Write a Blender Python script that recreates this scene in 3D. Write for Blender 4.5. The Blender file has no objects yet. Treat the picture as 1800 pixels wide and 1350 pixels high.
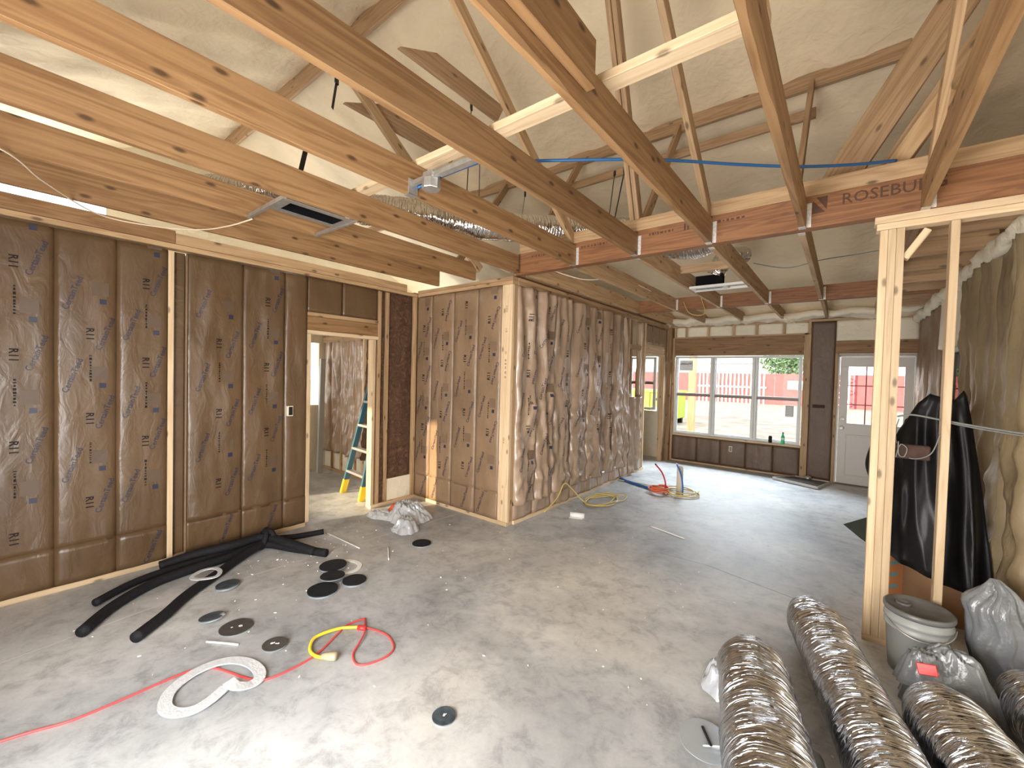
import bpy, bmesh, math, random
from mathutils import Vector, Matrix, noise

random.seed(7)
sc = bpy.context.scene
C = sc.collection
R = math.radians
PI = math.pi

# ------------------------------------------------------------------ camera
cam_d = bpy.data.cameras.new('camera')
cam = bpy.data.objects.new('camera', cam_d)
C.objects.link(cam)
FPX = 737.0
cam_d.sensor_width = 36.0
cam_d.lens = 36.0 * FPX / 1800.0
cam_d.clip_start = 0.02
cam_d.clip_end = 400
yaw, pit, rol = -0.6703, -0.0231, -0.0252
fw = Vector((math.sin(yaw) * math.cos(pit), math.cos(yaw) * math.cos(pit), math.sin(pit)))
r0 = Vector((math.cos(yaw), -math.sin(yaw), 0))
d0 = fw.cross(r0)
rt = r0 * math.cos(rol) + d0 * math.sin(rol)
dn = -r0 * math.sin(rol) + d0 * math.cos(rol)
cam.matrix_world = Matrix(((rt.x, -dn.x, -fw.x, 0), (rt.y, -dn.y, -fw.y, 0), (rt.z, -dn.z, -fw.z, 1.63), (0, 0, 0, 1)))
sc.camera = cam

# ------------------------------------------------------------------ world, sun, daylight
w = bpy.data.worlds.new('sky')
sc.world = w
w.use_nodes = True
bgn = w.node_tree.nodes['Background']
bgn.inputs[0].default_value = (0.93, 0.97, 1.0, 1)
bgn.inputs[1].default_value = 3.0

sd = bpy.data.lights.new('sun', 'SUN')
sd.energy = 10.0
sd.color = (1.0, 0.80, 0.50)
sd.angle = R(1.2)
sun = bpy.data.objects.new('sun', sd)
C.objects.link(sun)
sun.rotation_euler = Vector((0.39, 1.0, -0.26)).to_track_quat('-Z', 'Y').to_euler()

def area(name, loc, aim, sx, sy, power, col):
    l = bpy.data.lights.new(name, 'AREA')
    l.shape = 'RECTANGLE'
    l.size, l.size_y = sx, sy
    l.energy = power
    l.color = col
    o = bpy.data.objects.new(name, l)
    C.objects.link(o)
    o.location = loc
    o.rotation_euler = Vector(aim).to_track_quat('-Z', 'Y').to_euler()
    return o

# daylight standing in the openings of the room behind the photographer, and outside above the far window
area('daylight_patio_door', (-0.95, -0.80, 1.10), (-0.15, 1, -0.02), 1.6, 2.0, 220, (1.0, 0.975, 0.94))
area('daylight_side_window', (2.75, 1.00, 1.45), (-1, 0.0, 0.05), 1.8, 1.5, 40, (1.0, 0.96, 0.90))
area('daylight_far_window', (-1.6, 9.35, 2.75), (0, -1, -0.62), 2.6, 1.2, 520, (0.78, 0.90, 1.0))
area('daylight_left_room', (-5.9, -0.75, 1.5), (0, 1, 0), 1.4, 1.2, 16, (1.0, 0.95, 0.88))
area('attic_fill', (-8.36, 0.35, 3.70), (1, 0.0, 0.10), 1.5, 0.5, 26, (1.0, 0.98, 0.95))  # added fill lamp that brightens the left side of the attic
area('daylight_middle_room', (-3.9, 9.3, 2.6), (0, -1, -0.6), 1.4, 1.0, 60, (0.9, 0.96, 1.0))

vs = sc.view_settings
vs.view_transform = 'Standard'
vs.look = 'None'
vs.gamma = 1.0
vs.exposure = 0.26
vs.use_curve_mapping = False
sc.cycles.max_bounces = 10
sc.cycles.diffuse_bounces = 6
sc.cycles.glossy_bounces = 4
sc.cycles.sample_clamp_indirect = 6.0
sc.cycles.use_denoising = True

# ------------------------------------------------------------------ materials
MATS = {}

def newmat(name):
    m = bpy.data.materials.new(name)
    m.use_nodes = True
    nt = m.node_tree
    b = nt.nodes['Principled BSDF']
    MATS[name] = m
    return m, nt, b

def N(nt, t, **kw):
    n = nt.nodes.new(t)
    for k, v in kw.items():
        if k.startswith('i_'):
            n.inputs[k[2:].replace('_', ' ')].default_value = v
        else:
            setattr(n, k, v)
    return n

def L(nt, a, b):
    nt.links.new(a, b)

def ramp(nt, stops):
    r = N(nt, 'ShaderNodeValToRGB')
    e = r.color_ramp.elements
    e[0].position, e[0].color = stops[0][0], stops[0][1]
    e[1].position, e[1].color = stops[-1][0], stops[-1][1]
    for p, c in stops[1:-1]:
        x = e.new(p)
        x.color = c
    return r

def c4(c, k=1.0):
    return (c[0] * k, c[1] * k, c[2] * k, 1)

def plain(name, col, rough=0.6, metal=0.0, var=0.0, vscale=8.0, bump=0.0, bscale=40.0, **ex):
    m, nt, b = newmat(name)
    b.inputs['Base Color'].default_value = c4(col)
    b.inputs['Roughness'].default_value = rough
    b.inputs['Metallic'].default_value = metal
    for k, v in ex.items():
        b.inputs[k.replace('_', ' ')].default_value = v
    if var or bump:
        tc = N(nt, 'ShaderNodeTexCoord')
    if var:
        n = N(nt, 'ShaderNodeTexNoise', i_Scale=vscale, i_Detail=4.0)
        L(nt, tc.outputs['Object'], n.inputs['Vector'])
        r = ramp(nt, [(0.25, c4(col, 1 - var)), (0.75, c4(col, 1 + var))])
        L(nt, n.outputs['Fac'], r.inputs['Fac'])
        L(nt, r.outputs['Color'], b.inputs['Base Color'])
    if bump:
        n2 = N(nt, 'ShaderNodeTexNoise', i_Scale=bscale, i_Detail=5.0)
        L(nt, tc.outputs['Object'], n2.inputs['Vector'])
        bp = N(nt, 'ShaderNodeBump', i_Strength=bump, i_Distance=0.02)
        L(nt, n2.outputs['Fac'], bp.inputs['Height'])
        L(nt, bp.outputs['Normal'], b.inputs['Normal'])
    return m

def wood(name, light, dark, rough=0.62, knots=0.6, ring=1.0):
    """sawn lumber, grain along the board's own X axis"""
    m, nt, b = newmat(name)
    tc = N(nt, 'ShaderNodeTexCoord')
    oi = N(nt, 'ShaderNodeObjectInfo')
    off = N(nt, 'ShaderNodeVectorMath', operation='SCALE')
    cmb = N(nt, 'ShaderNodeCombineXYZ')
    for i in range(3):
        L(nt, oi.outputs['Random'], cmb.inputs[i])
    L(nt, cmb.outputs[0], off.inputs[0])
    off.inputs['Scale'].default_value = 37.0
    ad = N(nt, 'ShaderNodeVectorMath', operation='ADD')
    L(nt, tc.outputs['Object'], ad.inputs[0])
    L(nt, off.outputs[0], ad.inputs[1])
    mp = N(nt, 'ShaderNodeMapping')
    mp.inputs['Scale'].default_value = (0.55, 9.0, 9.0)
    L(nt, ad.outputs[0], mp.inputs['Vector'])
    big = N(nt, 'ShaderNodeTexNoise', i_Scale=1.6, i_Detail=2.0, i_Distortion=0.6)
    L(nt, mp.outputs[0], big.inputs['Vector'])
    mul = N(nt, 'ShaderNodeMath', operation='MULTIPLY')
    mul.inputs[1].default_value = 9.0 * ring
    L(nt, big.outputs['Fac'], mul.inputs[0])
    fr = N(nt, 'ShaderNodeMath', operation='PINGPONG')
    fr.inputs[1].default_value = 1.0
    L(nt, mul.outputs[0], fr.inputs[0])
    fine = N(nt, 'ShaderNodeTexNoise', i_Scale=9.0, i_Detail=6.0, i_Roughness=0.7)
    L(nt, mp.outputs[0], fine.inputs['Vector'])
    mx = N(nt, 'ShaderNodeMath', operation='MULTIPLY_ADD')
    mx.inputs[1].default_value = 0.55
    L(nt, fine.outputs['Fac'], mx.inputs[0])
    h2 = N(nt, 'ShaderNodeMath', operation='MULTIPLY')
    h2.inputs[1].default_value = 0.5
    L(nt, fr.outputs[0], h2.inputs[0])
    L(nt, h2.outputs[0], mx.inputs[2])
    rp = ramp(nt, [(0.15, c4(light)), (0.5, c4([0.6 * l + 0.4 * d for l, d in zip(light, dark)])), (0.88, c4(dark))])
    L(nt, mx.outputs[0], rp.inputs['Fac'])
    # knots
    sp = N(nt, 'ShaderNodeSeparateXYZ')
    L(nt, ad.outputs[0], sp.inputs[0])
    yz = N(nt, 'ShaderNodeMath', operation='ADD')
    L(nt, sp.outputs[1], yz.inputs[0])
    L(nt, sp.outputs[2], yz.inputs[1])
    mk = N(nt, 'ShaderNodeCombineXYZ')
    kx = N(nt, 'ShaderNodeMath', operation='MULTIPLY')
    kx.inputs[1].default_value = 1.15
    ky = N(nt, 'ShaderNodeMath', operation='MULTIPLY')
    ky.inputs[1].default_value = 2.7
    L(nt, sp.outputs[0], kx.inputs[0])
    L(nt, yz.outputs[0], ky.inputs[0])
    L(nt, kx.outputs[0], mk.inputs[0])
    L(nt, ky.outputs[0], mk.inputs[1])
    vo = N(nt, 'ShaderNodeTexVoronoi', i_Scale=2.0, voronoi_dimensions='2D')
    L(nt, mk.outputs[0], vo.inputs['Vector'])
    rk = ramp(nt, [(0.035, (1, 1, 1, 1)), (0.085, (0, 0, 0, 1))])
    L(nt, vo.outputs['Distance'], rk.inputs['Fac'])
    mk2 = N(nt, 'ShaderNodeMath', operation='MULTIPLY')
    mk2.inputs[1].default_value = knots
    L(nt, rk.outputs['Color'], mk2.inputs[0])
    mixk = N(nt, 'ShaderNodeMix', data_type='RGBA')
    L(nt, mk2.outputs[0], mixk.inputs[0])
    L(nt, rp.outputs['Color'], mixk.inputs[6])
    mixk.inputs[7].default_value = c4([d * 0.30 for d in dark])
    # board to board
    hs = N(nt, 'ShaderNodeHueSaturation')
    mr = N(nt, 'ShaderNodeMapRange')
    mr.inputs['To Min'].default_value = 0.86
    mr.inputs['To Max'].default_value = 1.12
    L(nt, oi.outputs['Random'], mr.inputs['Value'])
    L(nt, mr.outputs[0], hs.inputs['Value'])
    L(nt, mixk.outputs[2], hs.inputs['Color'])
    L(nt, hs.outputs[0], b.inputs['Base Color'])
    b.inputs['Roughness'].default_value = rough
    bp = N(nt, 'ShaderNodeBump', i_Strength=0.25, i_Distance=0.004)
    L(nt, mx.outputs[0], bp.inputs['Height'])
    L(nt, bp.outputs['Normal'], b.inputs['Normal'])
    return m

def kraftmat(name, col, rough, bump, spec=0.5):
    m, nt, b = newmat(name)
    tc = N(nt, 'ShaderNodeTexCoord')
    n = N(nt, 'ShaderNodeTexNoise', i_Scale=2.2, i_Detail=5.0, i_Roughness=0.6)
    L(nt, tc.outputs['Object'], n.inputs['Vector'])
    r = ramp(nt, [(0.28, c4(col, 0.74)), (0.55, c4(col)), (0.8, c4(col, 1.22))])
    L(nt, n.outputs['Fac'], r.inputs['Fac'])
    L(nt, r.outputs['Color'], b.inputs['Base Color'])
    b.inputs['Roughness'].default_value = rough
    b.inputs['Specular IOR Level'].default_value = spec
    mp = N(nt, 'ShaderNodeMapping')
    mp.inputs['Scale'].default_value = (1.0, 1.0, 0.45)
    L(nt, tc.outputs['Object'], mp.inputs['Vector'])
    n2 = N(nt, 'ShaderNodeTexNoise', i_Scale=11.0, i_Detail=4.0, i_Distortion=1.0)
    L(nt, mp.outputs[0], n2.inputs['Vector'])
    bp = N(nt, 'ShaderNodeBump', i_Strength=bump, i_Distance=0.03)
    L(nt, n2.outputs['Fac'], bp.inputs['Height'])
    L(nt, bp.outputs['Normal'], b.inputs['Normal'])
    return m

def concrete():
    m, nt, b = newmat('concrete')
    tc = N(nt, 'ShaderNodeTexCoord')
    n1 = N(nt, 'ShaderNodeTexNoise', i_Scale=0.75, i_Detail=7.0, i_Roughness=0.62, i_Distortion=0.5)
    n2 = N(nt, 'ShaderNodeTexNoise', i_Scale=8.0, i_Detail=9.0, i_Roughness=0.74, i_Distortion=0.35)
    n3 = N(nt, 'ShaderNodeTexNoise', i_Scale=0.42, i_Detail=2.0)
    for n in (n1, n2, n3):
        L(nt, tc.outputs['Object'], n.inputs['Vector'])
    r1 = ramp(nt, [(0.32, (0.27, 0.283, 0.30, 1)), (0.50, (0.45, 0.465, 0.485, 1)), (0.68, (0.59, 0.60, 0.61, 1))])
    L(nt, n1.outputs['Fac'], r1.inputs['Fac'])
    r2 = ramp(nt, [(0.32, (0.62, 0.62, 0.62, 1)), (0.50, (0.96, 0.96, 0.96, 1)), (0.70, (1.12, 1.12, 1.1, 1))])
    L(nt, n2.outputs['Fac'], r2.inputs['Fac'])
    mu = N(nt, 'ShaderNodeMix', data_type='RGBA', blend_type='MULTIPLY')
    mu.inputs[0].default_value = 1.0
    L(nt, r1.outputs['Color'], mu.inputs[6])
    L(nt, r2.outputs['Color'], mu.inputs[7])
    r3 = ramp(nt, [(0.42, (0, 0, 0, 1)), (0.68, (1, 1, 1, 1))])
    L(nt, n3.outputs['Fac'], r3.inputs['Fac'])
    mt = N(nt, 'ShaderNodeMix', data_type='RGBA')
    L(nt, r3.outputs['Color'], mt.inputs[0])
    L(nt, mu.outputs[2], mt.inputs[6])
    tint = N(nt, 'ShaderNodeMix', data_type='RGBA', blend_type='MULTIPLY')
    tint.inputs[0].default_value = 1.0
    L(nt, mu.outputs[2], tint.inputs[6])
    tint.inputs[7].default_value = (1.04, 0.98, 0.88, 1)
    L(nt, tint.outputs[2], mt.inputs[7])
    L(nt, mt.outputs[2], b.inputs['Base Color'])
    rr = N(nt, 'ShaderNodeMapRange')
    rr.inputs['To Min'].default_value = 0.40
    rr.inputs['To Max'].default_value = 0.62
    L(nt, n2.outputs['Fac'], rr.inputs['Value'])
    L(nt, rr.outputs[0], b.inputs['Roughness'])
    bp = N(nt, 'ShaderNodeBump', i_Strength=0.18, i_Distance=0.01)
    L(nt, n2.outputs['Fac'], bp.inputs['Height'])
    L(nt, bp.outputs['Normal'], b.inputs['Normal'])

def foam(name, col):
    m, nt, b = newmat(name)
    tc = N(nt, 'ShaderNodeTexCoord')
    n1 = N(nt, 'ShaderNodeTexNoise', i_Scale=1.3, i_Detail=4.0)
    n2 = N(nt, 'ShaderNodeTexNoise', i_Scale=7.0, i_Detail=3.0, i_Roughness=0.5, i_Distortion=0.3)
    for n in (n1, n2):
        L(nt, tc.outputs['Object'], n.inputs['Vector'])
    r = ramp(nt, [(0.3, c4(col, 0.88)), (0.7, c4(col, 1.08))])
    L(nt, n1.outputs['Fac'], r.inputs['Fac'])
    L(nt, r.outputs['Color'], b.inputs['Base Color'])
    b.inputs['Roughness'].default_value = 0.75
    bp = N(nt, 'ShaderNodeBump', i_Strength=0.40, i_Distance=0.05)
    L(nt, n2.outputs['Fac'], bp.inputs['Height'])
    L(nt, bp.outputs['Normal'], b.inputs['Normal'])

def foil(name, col, rough, bump, scale, stretch):
    """crinkled foil jacket; the tube mesh carries its own UVs (u around, v along)"""
    m, nt, b = newmat(name)
    tc = N(nt, 'ShaderNodeTexCoord')
    mp = N(nt, 'ShaderNodeMapping')
    mp.inputs['Scale'].default_value = stretch
    L(nt, tc.outputs['UV'], mp.inputs['Vector'])
    n = N(nt, 'ShaderNodeTexNoise', i_Scale=scale, i_Detail=2.5, i_Roughness=0.5, i_Distortion=0.6)
    L(nt, mp.outputs[0], n.inputs['Vector'])
    bp = N(nt, 'ShaderNodeBump', i_Strength=bump, i_Distance=0.03)
    L(nt, n.outputs['Fac'], bp.inputs['Height'])
    L(nt, bp.outputs['Normal'], b.inputs['Normal'])
    b.inputs['Base Color'].default_value = c4(col)
    b.inputs['Metallic'].default_value = 1.0
    b.inputs['Roughness'].default_value = rough

def fibre():
    m, nt, b = newmat('fibreglass')
    tc = N(nt, 'ShaderNodeTexCoord')
    n = N(nt, 'ShaderNodeTexNoise', i_Scale=9.0, i_Detail=8.0, i_Roughness=0.72, i_Distortion=2.2)
    L(nt, tc.outputs['Object'], n.inputs['Vector'])
    r = ramp(nt, [(0.30, (0.045, 0.020, 0.010, 1)), (0.55, (0.13, 0.062, 0.030, 1)), (0.78, (0.30, 0.17, 0.10, 1))])
    L(nt, n.outputs['Fac'], r.inputs['Fac'])
    L(nt, r.outputs['Color'], b.inputs['Base Color'])
    b.inputs['Roughness'].default_value = 0.8
    bp = N(nt, 'ShaderNodeBump', i_Strength=0.9, i_Distance=0.05)
    L(nt, n.outputs['Fac'], bp.inputs['Height'])
    L(nt, bp.outputs['Normal'], b.inputs['Normal'])

wood('joist_wood', (0.300, 0.171, 0.075), (0.169, 0.083, 0.030), knots=0.9)
wood('stud_wood', (0.482, 0.324, 0.178), (0.313, 0.187, 0.090), knots=0.85)
wood('pale_wood', (0.670, 0.512, 0.335), (0.512, 0.362, 0.208), knots=0.8)
wood('beam_wood', (0.29, 0.130, 0.052), (0.155, 0.060, 0.022), knots=0.3, ring=1.6)
wood('attic_wood', (0.404, 0.266, 0.150), (0.249, 0.147, 0.075), knots=0.7)
wood('outdoor_timber', (0.36, 0.27, 0.13), (0.26, 0.17, 0.08))
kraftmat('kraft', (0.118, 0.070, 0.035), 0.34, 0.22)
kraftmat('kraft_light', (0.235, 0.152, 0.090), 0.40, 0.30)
kraftmat('kraft_shiny', (0.36, 0.255, 0.175), 0.30, 0.22, 0.8)
kraftmat('kraft_dark', (0.125, 0.075, 0.045), 0.5, 0.3)
kraftmat('kraft_olive', (0.25, 0.19, 0.108), 0.45, 0.3)
concrete()
foam('foam', (0.69, 0.57, 0.395))
foam('foam_pale', (0.74, 0.67, 0.53))
foil('foil', (0.62, 0.64, 0.68), 0.12, 0.8, 5.0, (1.1, 12.0, 1))
foil('foil_attic', (0.72, 0.71, 0.69), 0.13, 0.9, 5.0, (1.1, 12.0, 1))
fibre()
plain('print_blue', (0.020, 0.024, 0.055), 0.5)
plain('print_black', (0.018, 0.015, 0.015), 0.6, Specular_IOR_Level=0.15)
plain('print_faded', (0.105, 0.068, 0.042), 0.5)
plain('print_faded_pale', (0.175, 0.112, 0.070), 0.5)
plain('print_brown', (0.07, 0.028, 0.012), 0.6)
plain('staple_pencil', (0.36, 0.25, 0.15), 0.7)
plain('galvanised', (0.55, 0.55, 0.54), 0.38, 0.85, var=0.15, vscale=30)
plain('hanger_steel', (0.62, 0.60, 0.57), 0.5, 0.5, var=0.25, vscale=60)
plain('black_foam', (0.010, 0.010, 0.012), 0.75, bump=0.3, bscale=60, Specular_IOR_Level=0.25)
plain('black_plastic', (0.007, 0.007, 0.008), 0.42, bump=0.15, bscale=9, Specular_IOR_Level=0.3)
plain('black_strap', (0.008, 0.008, 0.009), 0.5)
plain('charcoal_board', (0.012, 0.014, 0.018), 0.7, var=0.3, vscale=25, Specular_IOR_Level=0.2)
plain('grey_board', (0.055, 0.053, 0.050), 0.55, var=0.25, vscale=30)
plain('slate_board', (0.045, 0.060, 0.072), 0.4, var=0.6, vscale=28)
plain('disc_edge', (0.30, 0.33, 0.35), 0.4, 0.4)
plain('silver_sheet', (0.36, 0.39, 0.41), 0.28, 0.4, var=0.1, vscale=6)
plain('white_plastic', (0.80, 0.80, 0.78), 0.45)
plain('bubble_wrap', (0.70, 0.74, 0.78), 0.32, 0.2, var=0.10, vscale=70, bump=0.25, bscale=90)
plain('white_board', (0.78, 0.76, 0.72), 0.6)
plain('vinyl_white', (0.62, 0.63, 0.61), 0.4)
plain('vinyl_rail', (0.22, 0.17, 0.16), 0.45)
plain('door_paint', (0.56, 0.53, 0.50), 0.45)
plain('brass_white', (0.88, 0.87, 0.84), 0.25, 0.0)
plain('muntin', (0.30, 0.07, 0.10), 0.5)
plain('red_cord', (0.62, 0.06, 0.06), 0.45)
plain('yellow_cord', (0.80, 0.54, 0.04), 0.4)
plain('cable_yellow', (0.62, 0.47, 0.14), 0.5)
plain('cable_white', (0.72, 0.60, 0.46), 0.5)
plain('cable_grey', (0.17, 0.18, 0.17), 0.4)
plain('pex_red', (0.55, 0.035, 0.055), 0.35)
plain('pex_orange', (0.72, 0.13, 0.045), 0.4)
plain('pex_blue', (0.03, 0.17, 0.55), 0.35)
plain('wire_blue', (0.015, 0.085, 0.22), 0.45)
plain('plug_clear', (0.36, 0.31, 0.20), 0.2)
plain('pvc', (0.78, 0.70, 0.56), 0.4)
plain('poly_bag', (0.60, 0.64, 0.70), 0.20, 0.45, var=0.18, vscale=9, bump=0.6, bscale=14)
plain('poly_bag_dark', (0.19, 0.20, 0.21), 0.30, 0.1, var=0.25, vscale=7, bump=0.8, bscale=9)
plain('bag_red', (0.70, 0.10, 0.03), 0.5)
plain('red_plastic', (0.72, 0.03, 0.03), 0.4)
plain('cardboard', (0.36, 0.20, 0.10), 0.75, var=0.15, vscale=5)
plain('cardboard_orange', (0.62, 0.24, 0.09), 0.7)
plain('print_teal', (0.20, 0.36, 0.36), 0.7)
plain('bucket_plastic', (0.33, 0.34, 0.33), 0.4)
plain('bucket_lid', (0.13, 0.13, 0.125), 0.4, var=0.3, vscale=12)
plain('tray_metal', (0.12, 0.12, 0.115), 0.35, 0.6, var=0.3, vscale=7)
plain('tray_edge', (0.62, 0.60, 0.56), 0.35, 0.5)
plain('ladder_blue', (0.032, 0.095, 0.13), 0.4)
plain('ladder_yellow', (0.80, 0.55, 0.03), 0.45)
plain('aluminium', (0.66, 0.66, 0.65), 0.35, 0.8)
plain('insulation_white', (0.85, 0.84, 0.80), 0.9, bump=0.8, bscale=50)
plain('register_black', (0.008, 0.008, 0.009), 0.8, Specular_IOR_Level=0.0)
plain('green_plastic', (0.03, 0.55, 0.20), 0.25)
plain('dark_brown_box', (0.060, 0.035, 0.028), 0.7, var=0.3, vscale=20, Specular_IOR_Level=0.1)
plain('olive_sheet', (0.020, 0.025, 0.016), 0.7, var=0.3, vscale=10, Specular_IOR_Level=0.15)
plain('joint_dark', (0.13, 0.125, 0.12), 0.8)
plain('joint_pale', (0.50, 0.47, 0.42), 0.8)
plain('chip_white', (0.80, 0.79, 0.76), 0.7)
plain('mud', (0.30, 0.25, 0.20), 0.9, var=0.45, vscale=1.6, bump=0.8, bscale=3)
plain('barn_red', (0.30, 0.070, 0.082), 0.7, var=0.15, vscale=2)
plain('fence_white', (0.85, 0.84, 0.84), 0.6)
plain('lime_paint', (0.34, 0.42, 0.03), 0.5, var=0.1)
plain('leaf', (0.10, 0.19, 0.09), 0.7, var=0.3, vscale=3)
plain('bark', (0.16, 0.11, 0.07), 0.9)
plain('far_house', (0.80, 0.82, 0.85), 0.8)
plain('sticker_grey', (0.40, 0.42, 0.40), 0.5)
plain('sticker_pale', (0.72, 0.74, 0.74), 0.5)

def glassmat():
    m, nt, b = newmat('glass')
    out = nt.nodes['Material Output']
    tr = N(nt, 'ShaderNodeBsdfTransparent')
    gl = N(nt, 'ShaderNodeBsdfGlossy', i_Roughness=0.02)
    fz = N(nt, 'ShaderNodeFresnel', i_IOR=1.10)
    mx = N(nt, 'ShaderNodeMixShader')
    L(nt, fz.outputs[0], mx.inputs[0])
    L(nt, tr.outputs[0], mx.inputs[1])
    L(nt, gl.outputs[0], mx.inputs[2])
    L(nt, mx.outputs[0], out.inputs['Surface'])
glassmat()
M = MATS

# ------------------------------------------------------------------ helpers
def tag(o, label=None, cat=None, group=None, kind=None):
    if label: o['label'] = label
    if cat: o['category'] = cat
    if group: o['group'] = group
    if kind: o['kind'] = kind
    return o

def link(name, me, mat, parent=None, mw=None):
    o = bpy.data.objects.new(name, me)
    C.objects.link(o)
    if mat is not None and not me.materials:
        me.materials.append(M[mat])
    if parent is not None:
        o.parent = parent
        if mw is not None:
            o.matrix_parent_inverse = Matrix()
            o.matrix_basis = parent_inv(parent) @ mw
    elif mw is not None:
        o.matrix_basis = mw
    return o

def world_of(o):
    m = o.matrix_basis.copy()
    p = o.parent
    while p:
        m = p.matrix_basis @ m
        p = p.parent
    return m

def parent_inv(p):
    return world_of(p).inverted()

def mesh(name, verts, faces, smooth=False):
    me = bpy.data.meshes.new(name)
    me.from_pydata([tuple(v) for v in verts], [], faces)
    if smooth:
        for p in me.polygons:
            p.use_smooth = True
    me.update()
    return me

def part(name, verts, faces, mat, parent=None, smooth=False):
    """verts given in world coordinates"""
    me = mesh(name, verts, faces, smooth)
    return link(name, me, mat, parent, Matrix())

def thing(name, label=None, cat=None, loc=(0, 0, 0), group=None, kind=None):
    o = bpy.data.objects.new(name, None)
    C.objects.link(o)
    o.empty_display_size = 0.1
    o.location = loc
    o.matrix_basis = Matrix.Translation(loc)
    return tag(o, label, cat, group, kind)

BOXC = {}
def boxmesh(l, wd, h, mat, bev):
    key = (round(l, 3), round(wd, 3), round(h, 3), mat, bev)
    if key in BOXC:
        return BOXC[key]
    bm = bmesh.new()
    bmesh.ops.create_cube(bm, size=1.0)
    for v in bm.verts:
        v.co = Vector((v.co.x * l, v.co.y * wd, v.co.z * h))
    if bev:
        bmesh.ops.bevel(bm, geom=bm.edges[:], offset=bev, segments=1, affect='EDGES')
    me = bpy.data.meshes.new('board')
    bm.to_mesh(me)
    bm.free()
    me.materials.append(M[mat])
    BOXC[key] = me
    return me

def board(name, p0, p1, wd, h, mat, parent=None, up=(0, 0, 1), bev=0.003):
    """lumber from p0 to p1 (centre line); wd across, h along up"""
    p0, p1 = Vector(p0), Vector(p1)
    x = (p1 - p0)
    l = x.length
    x.normalize()
    upv = Vector(up)
    if abs(x.dot(upv)) > 0.98:
        upv = Vector((0, 1, 0))
    y = upv.cross(x).normalized()
    z = x.cross(y).normalized()
    c = (p0 + p1) / 2
    mw = Matrix(((x.x, y.x, z.x, c.x), (x.y, y.y, z.y, c.y), (x.z, y.z, z.z, c.z), (0, 0, 0, 1)))
    me = boxmesh(l, wd, h, mat, bev)
    return link(name, me, mat, parent, mw)

def bx(name, x0, x1, y0, y1, z0, z1, mat, parent=None, axis=None, bev=0.002):
    """axis aligned box; grain along its longest side"""
    d = (x1 - x0, y1 - y0, z1 - z0)
    a = axis if axis is not None else max(range(3), key=lambda i: d[i])
    c = Vector(((x0 + x1) / 2, (y0 + y1) / 2, (z0 + z1) / 2))
    p0, p1 = c.copy(), c.copy()
    p0[a] -= d[a] / 2
    p1[a] += d[a] / 2
    if a == 0:
        return board(name, p0, p1, d[1], d[2], mat, parent, (0, 0, 1), bev)
    if a == 1:
        return board(name, p0, p1, d[0], d[2], mat, parent, (0, 0, 1), bev)
    return board(name, p0, p1, d[0], d[1], mat, parent, (0, 1, 0), bev)

def catmull(pts, n=8, closed=False):
    P = [Vector(p) for p in pts]
    out = []
    m = len(P)
    segs = m if closed else m - 1
    for i in range(segs):
        if closed:
            a, b, c, d = P[(i - 1) % m], P[i], P[(i + 1) % m], P[(i + 2) % m]
        else:
            a, b, c, d = P[max(i - 1, 0)], P[i], P[i + 1], P[min(i + 2, m - 1)]
        for k in range(n):
            t = k / n
            out.append(0.5 * ((2 * b) + (c - a) * t + (2 * a - 5 * b + 4 * c - d) * t * t + (3 * b - a - 3 * c + d) * t ** 3))
    if not closed:
        out.append(P[-1])
    return out

def sweep(pts, rad, nseg=10, closed=False, cap=True, rfun=None):
    """tube along a polyline: verts, faces, uvs per vert"""
    P = pts
    n = len(P)
    T = []
    for i in range(n):
        if closed:
            t = P[(i + 1) % n] - P[i - 1]
        else:
            t = P[min(i + 1, n - 1)] - P[max(i - 1, 0)]
        T.append(t.normalized() if t.length > 1e-9 else Vector((1, 0, 0)))
    ref = Vector((0, 0, -1)) if abs(T[0].z) < 0.9 else Vector((1, 0, 0))
    nrm = (ref - T[0] * ref.dot(T[0])).normalized()
    V, F, UV = [], [], []
    s = 0.0
    for i in range(n):
        if i:
            s += (P[i] - P[i - 1]).length
        nrm = (nrm - T[i] * nrm.dot(T[i])).normalized()
        bi = T[i].cross(nrm)
        for k in range(nseg):
            a = 2 * PI * k / nseg
            r = rfun(s, a) if rfun else rad
            V.append(P[i] + (nrm * math.cos(a) + bi * math.sin(a)) * r)
            UV.append((a / (2 * PI), s))
    rows = n if closed else n - 1
    for i in range(rows):
        for k in range(nseg):
            a, b = i * nseg + k, i * nseg + (k + 1) % nseg
            i2 = (i + 1) % n
            F.append((a, b, i2 * nseg + (k + 1) % nseg, i2 * nseg + k))
    if cap and not closed:
        F.append(tuple(reversed(range(nseg))))
        F.append(tuple(range((n - 1) * nseg, n * nseg)))
    return V, F, UV

def tube(name, pts, rad, mat, parent=None, nseg=8, n=8, closed=False, smooth=True, curve=True):
    P = catmull(pts, n, closed) if curve else [Vector(p) for p in pts]
    V, F, UV = sweep(P, rad, nseg, closed)
    return part(name, V, F, mat, parent, smooth)

def lathe(name, prof, mat, parent=None, seg=28, centre=(0, 0, 0), smooth=True):
    V, F = [], []
    for (r, z) in prof:
        for k in range(seg):
            a = 2 * PI * k / seg
            V.append(Vector(centre) + Vector((r * math.cos(a), r * math.sin(a), z)))
    for i in range(len(prof) - 1):
        for k in range(seg):
            k2 = (k + 1) % seg
            F.append((i * seg + k, i * seg + k2, (i + 1) * seg + k2, (i + 1) * seg + k))
    F.append(tuple(reversed(range(seg))))
    F.append(tuple(range((len(prof) - 1) * seg, len(prof) * seg)))
    return part(name, V, F, mat, parent, smooth)

# ------------------------------------------------------------------ insulation batts and their print
def nz(x, y, z=0.0):
    return noise.noise(Vector((x, y, z)))

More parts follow.
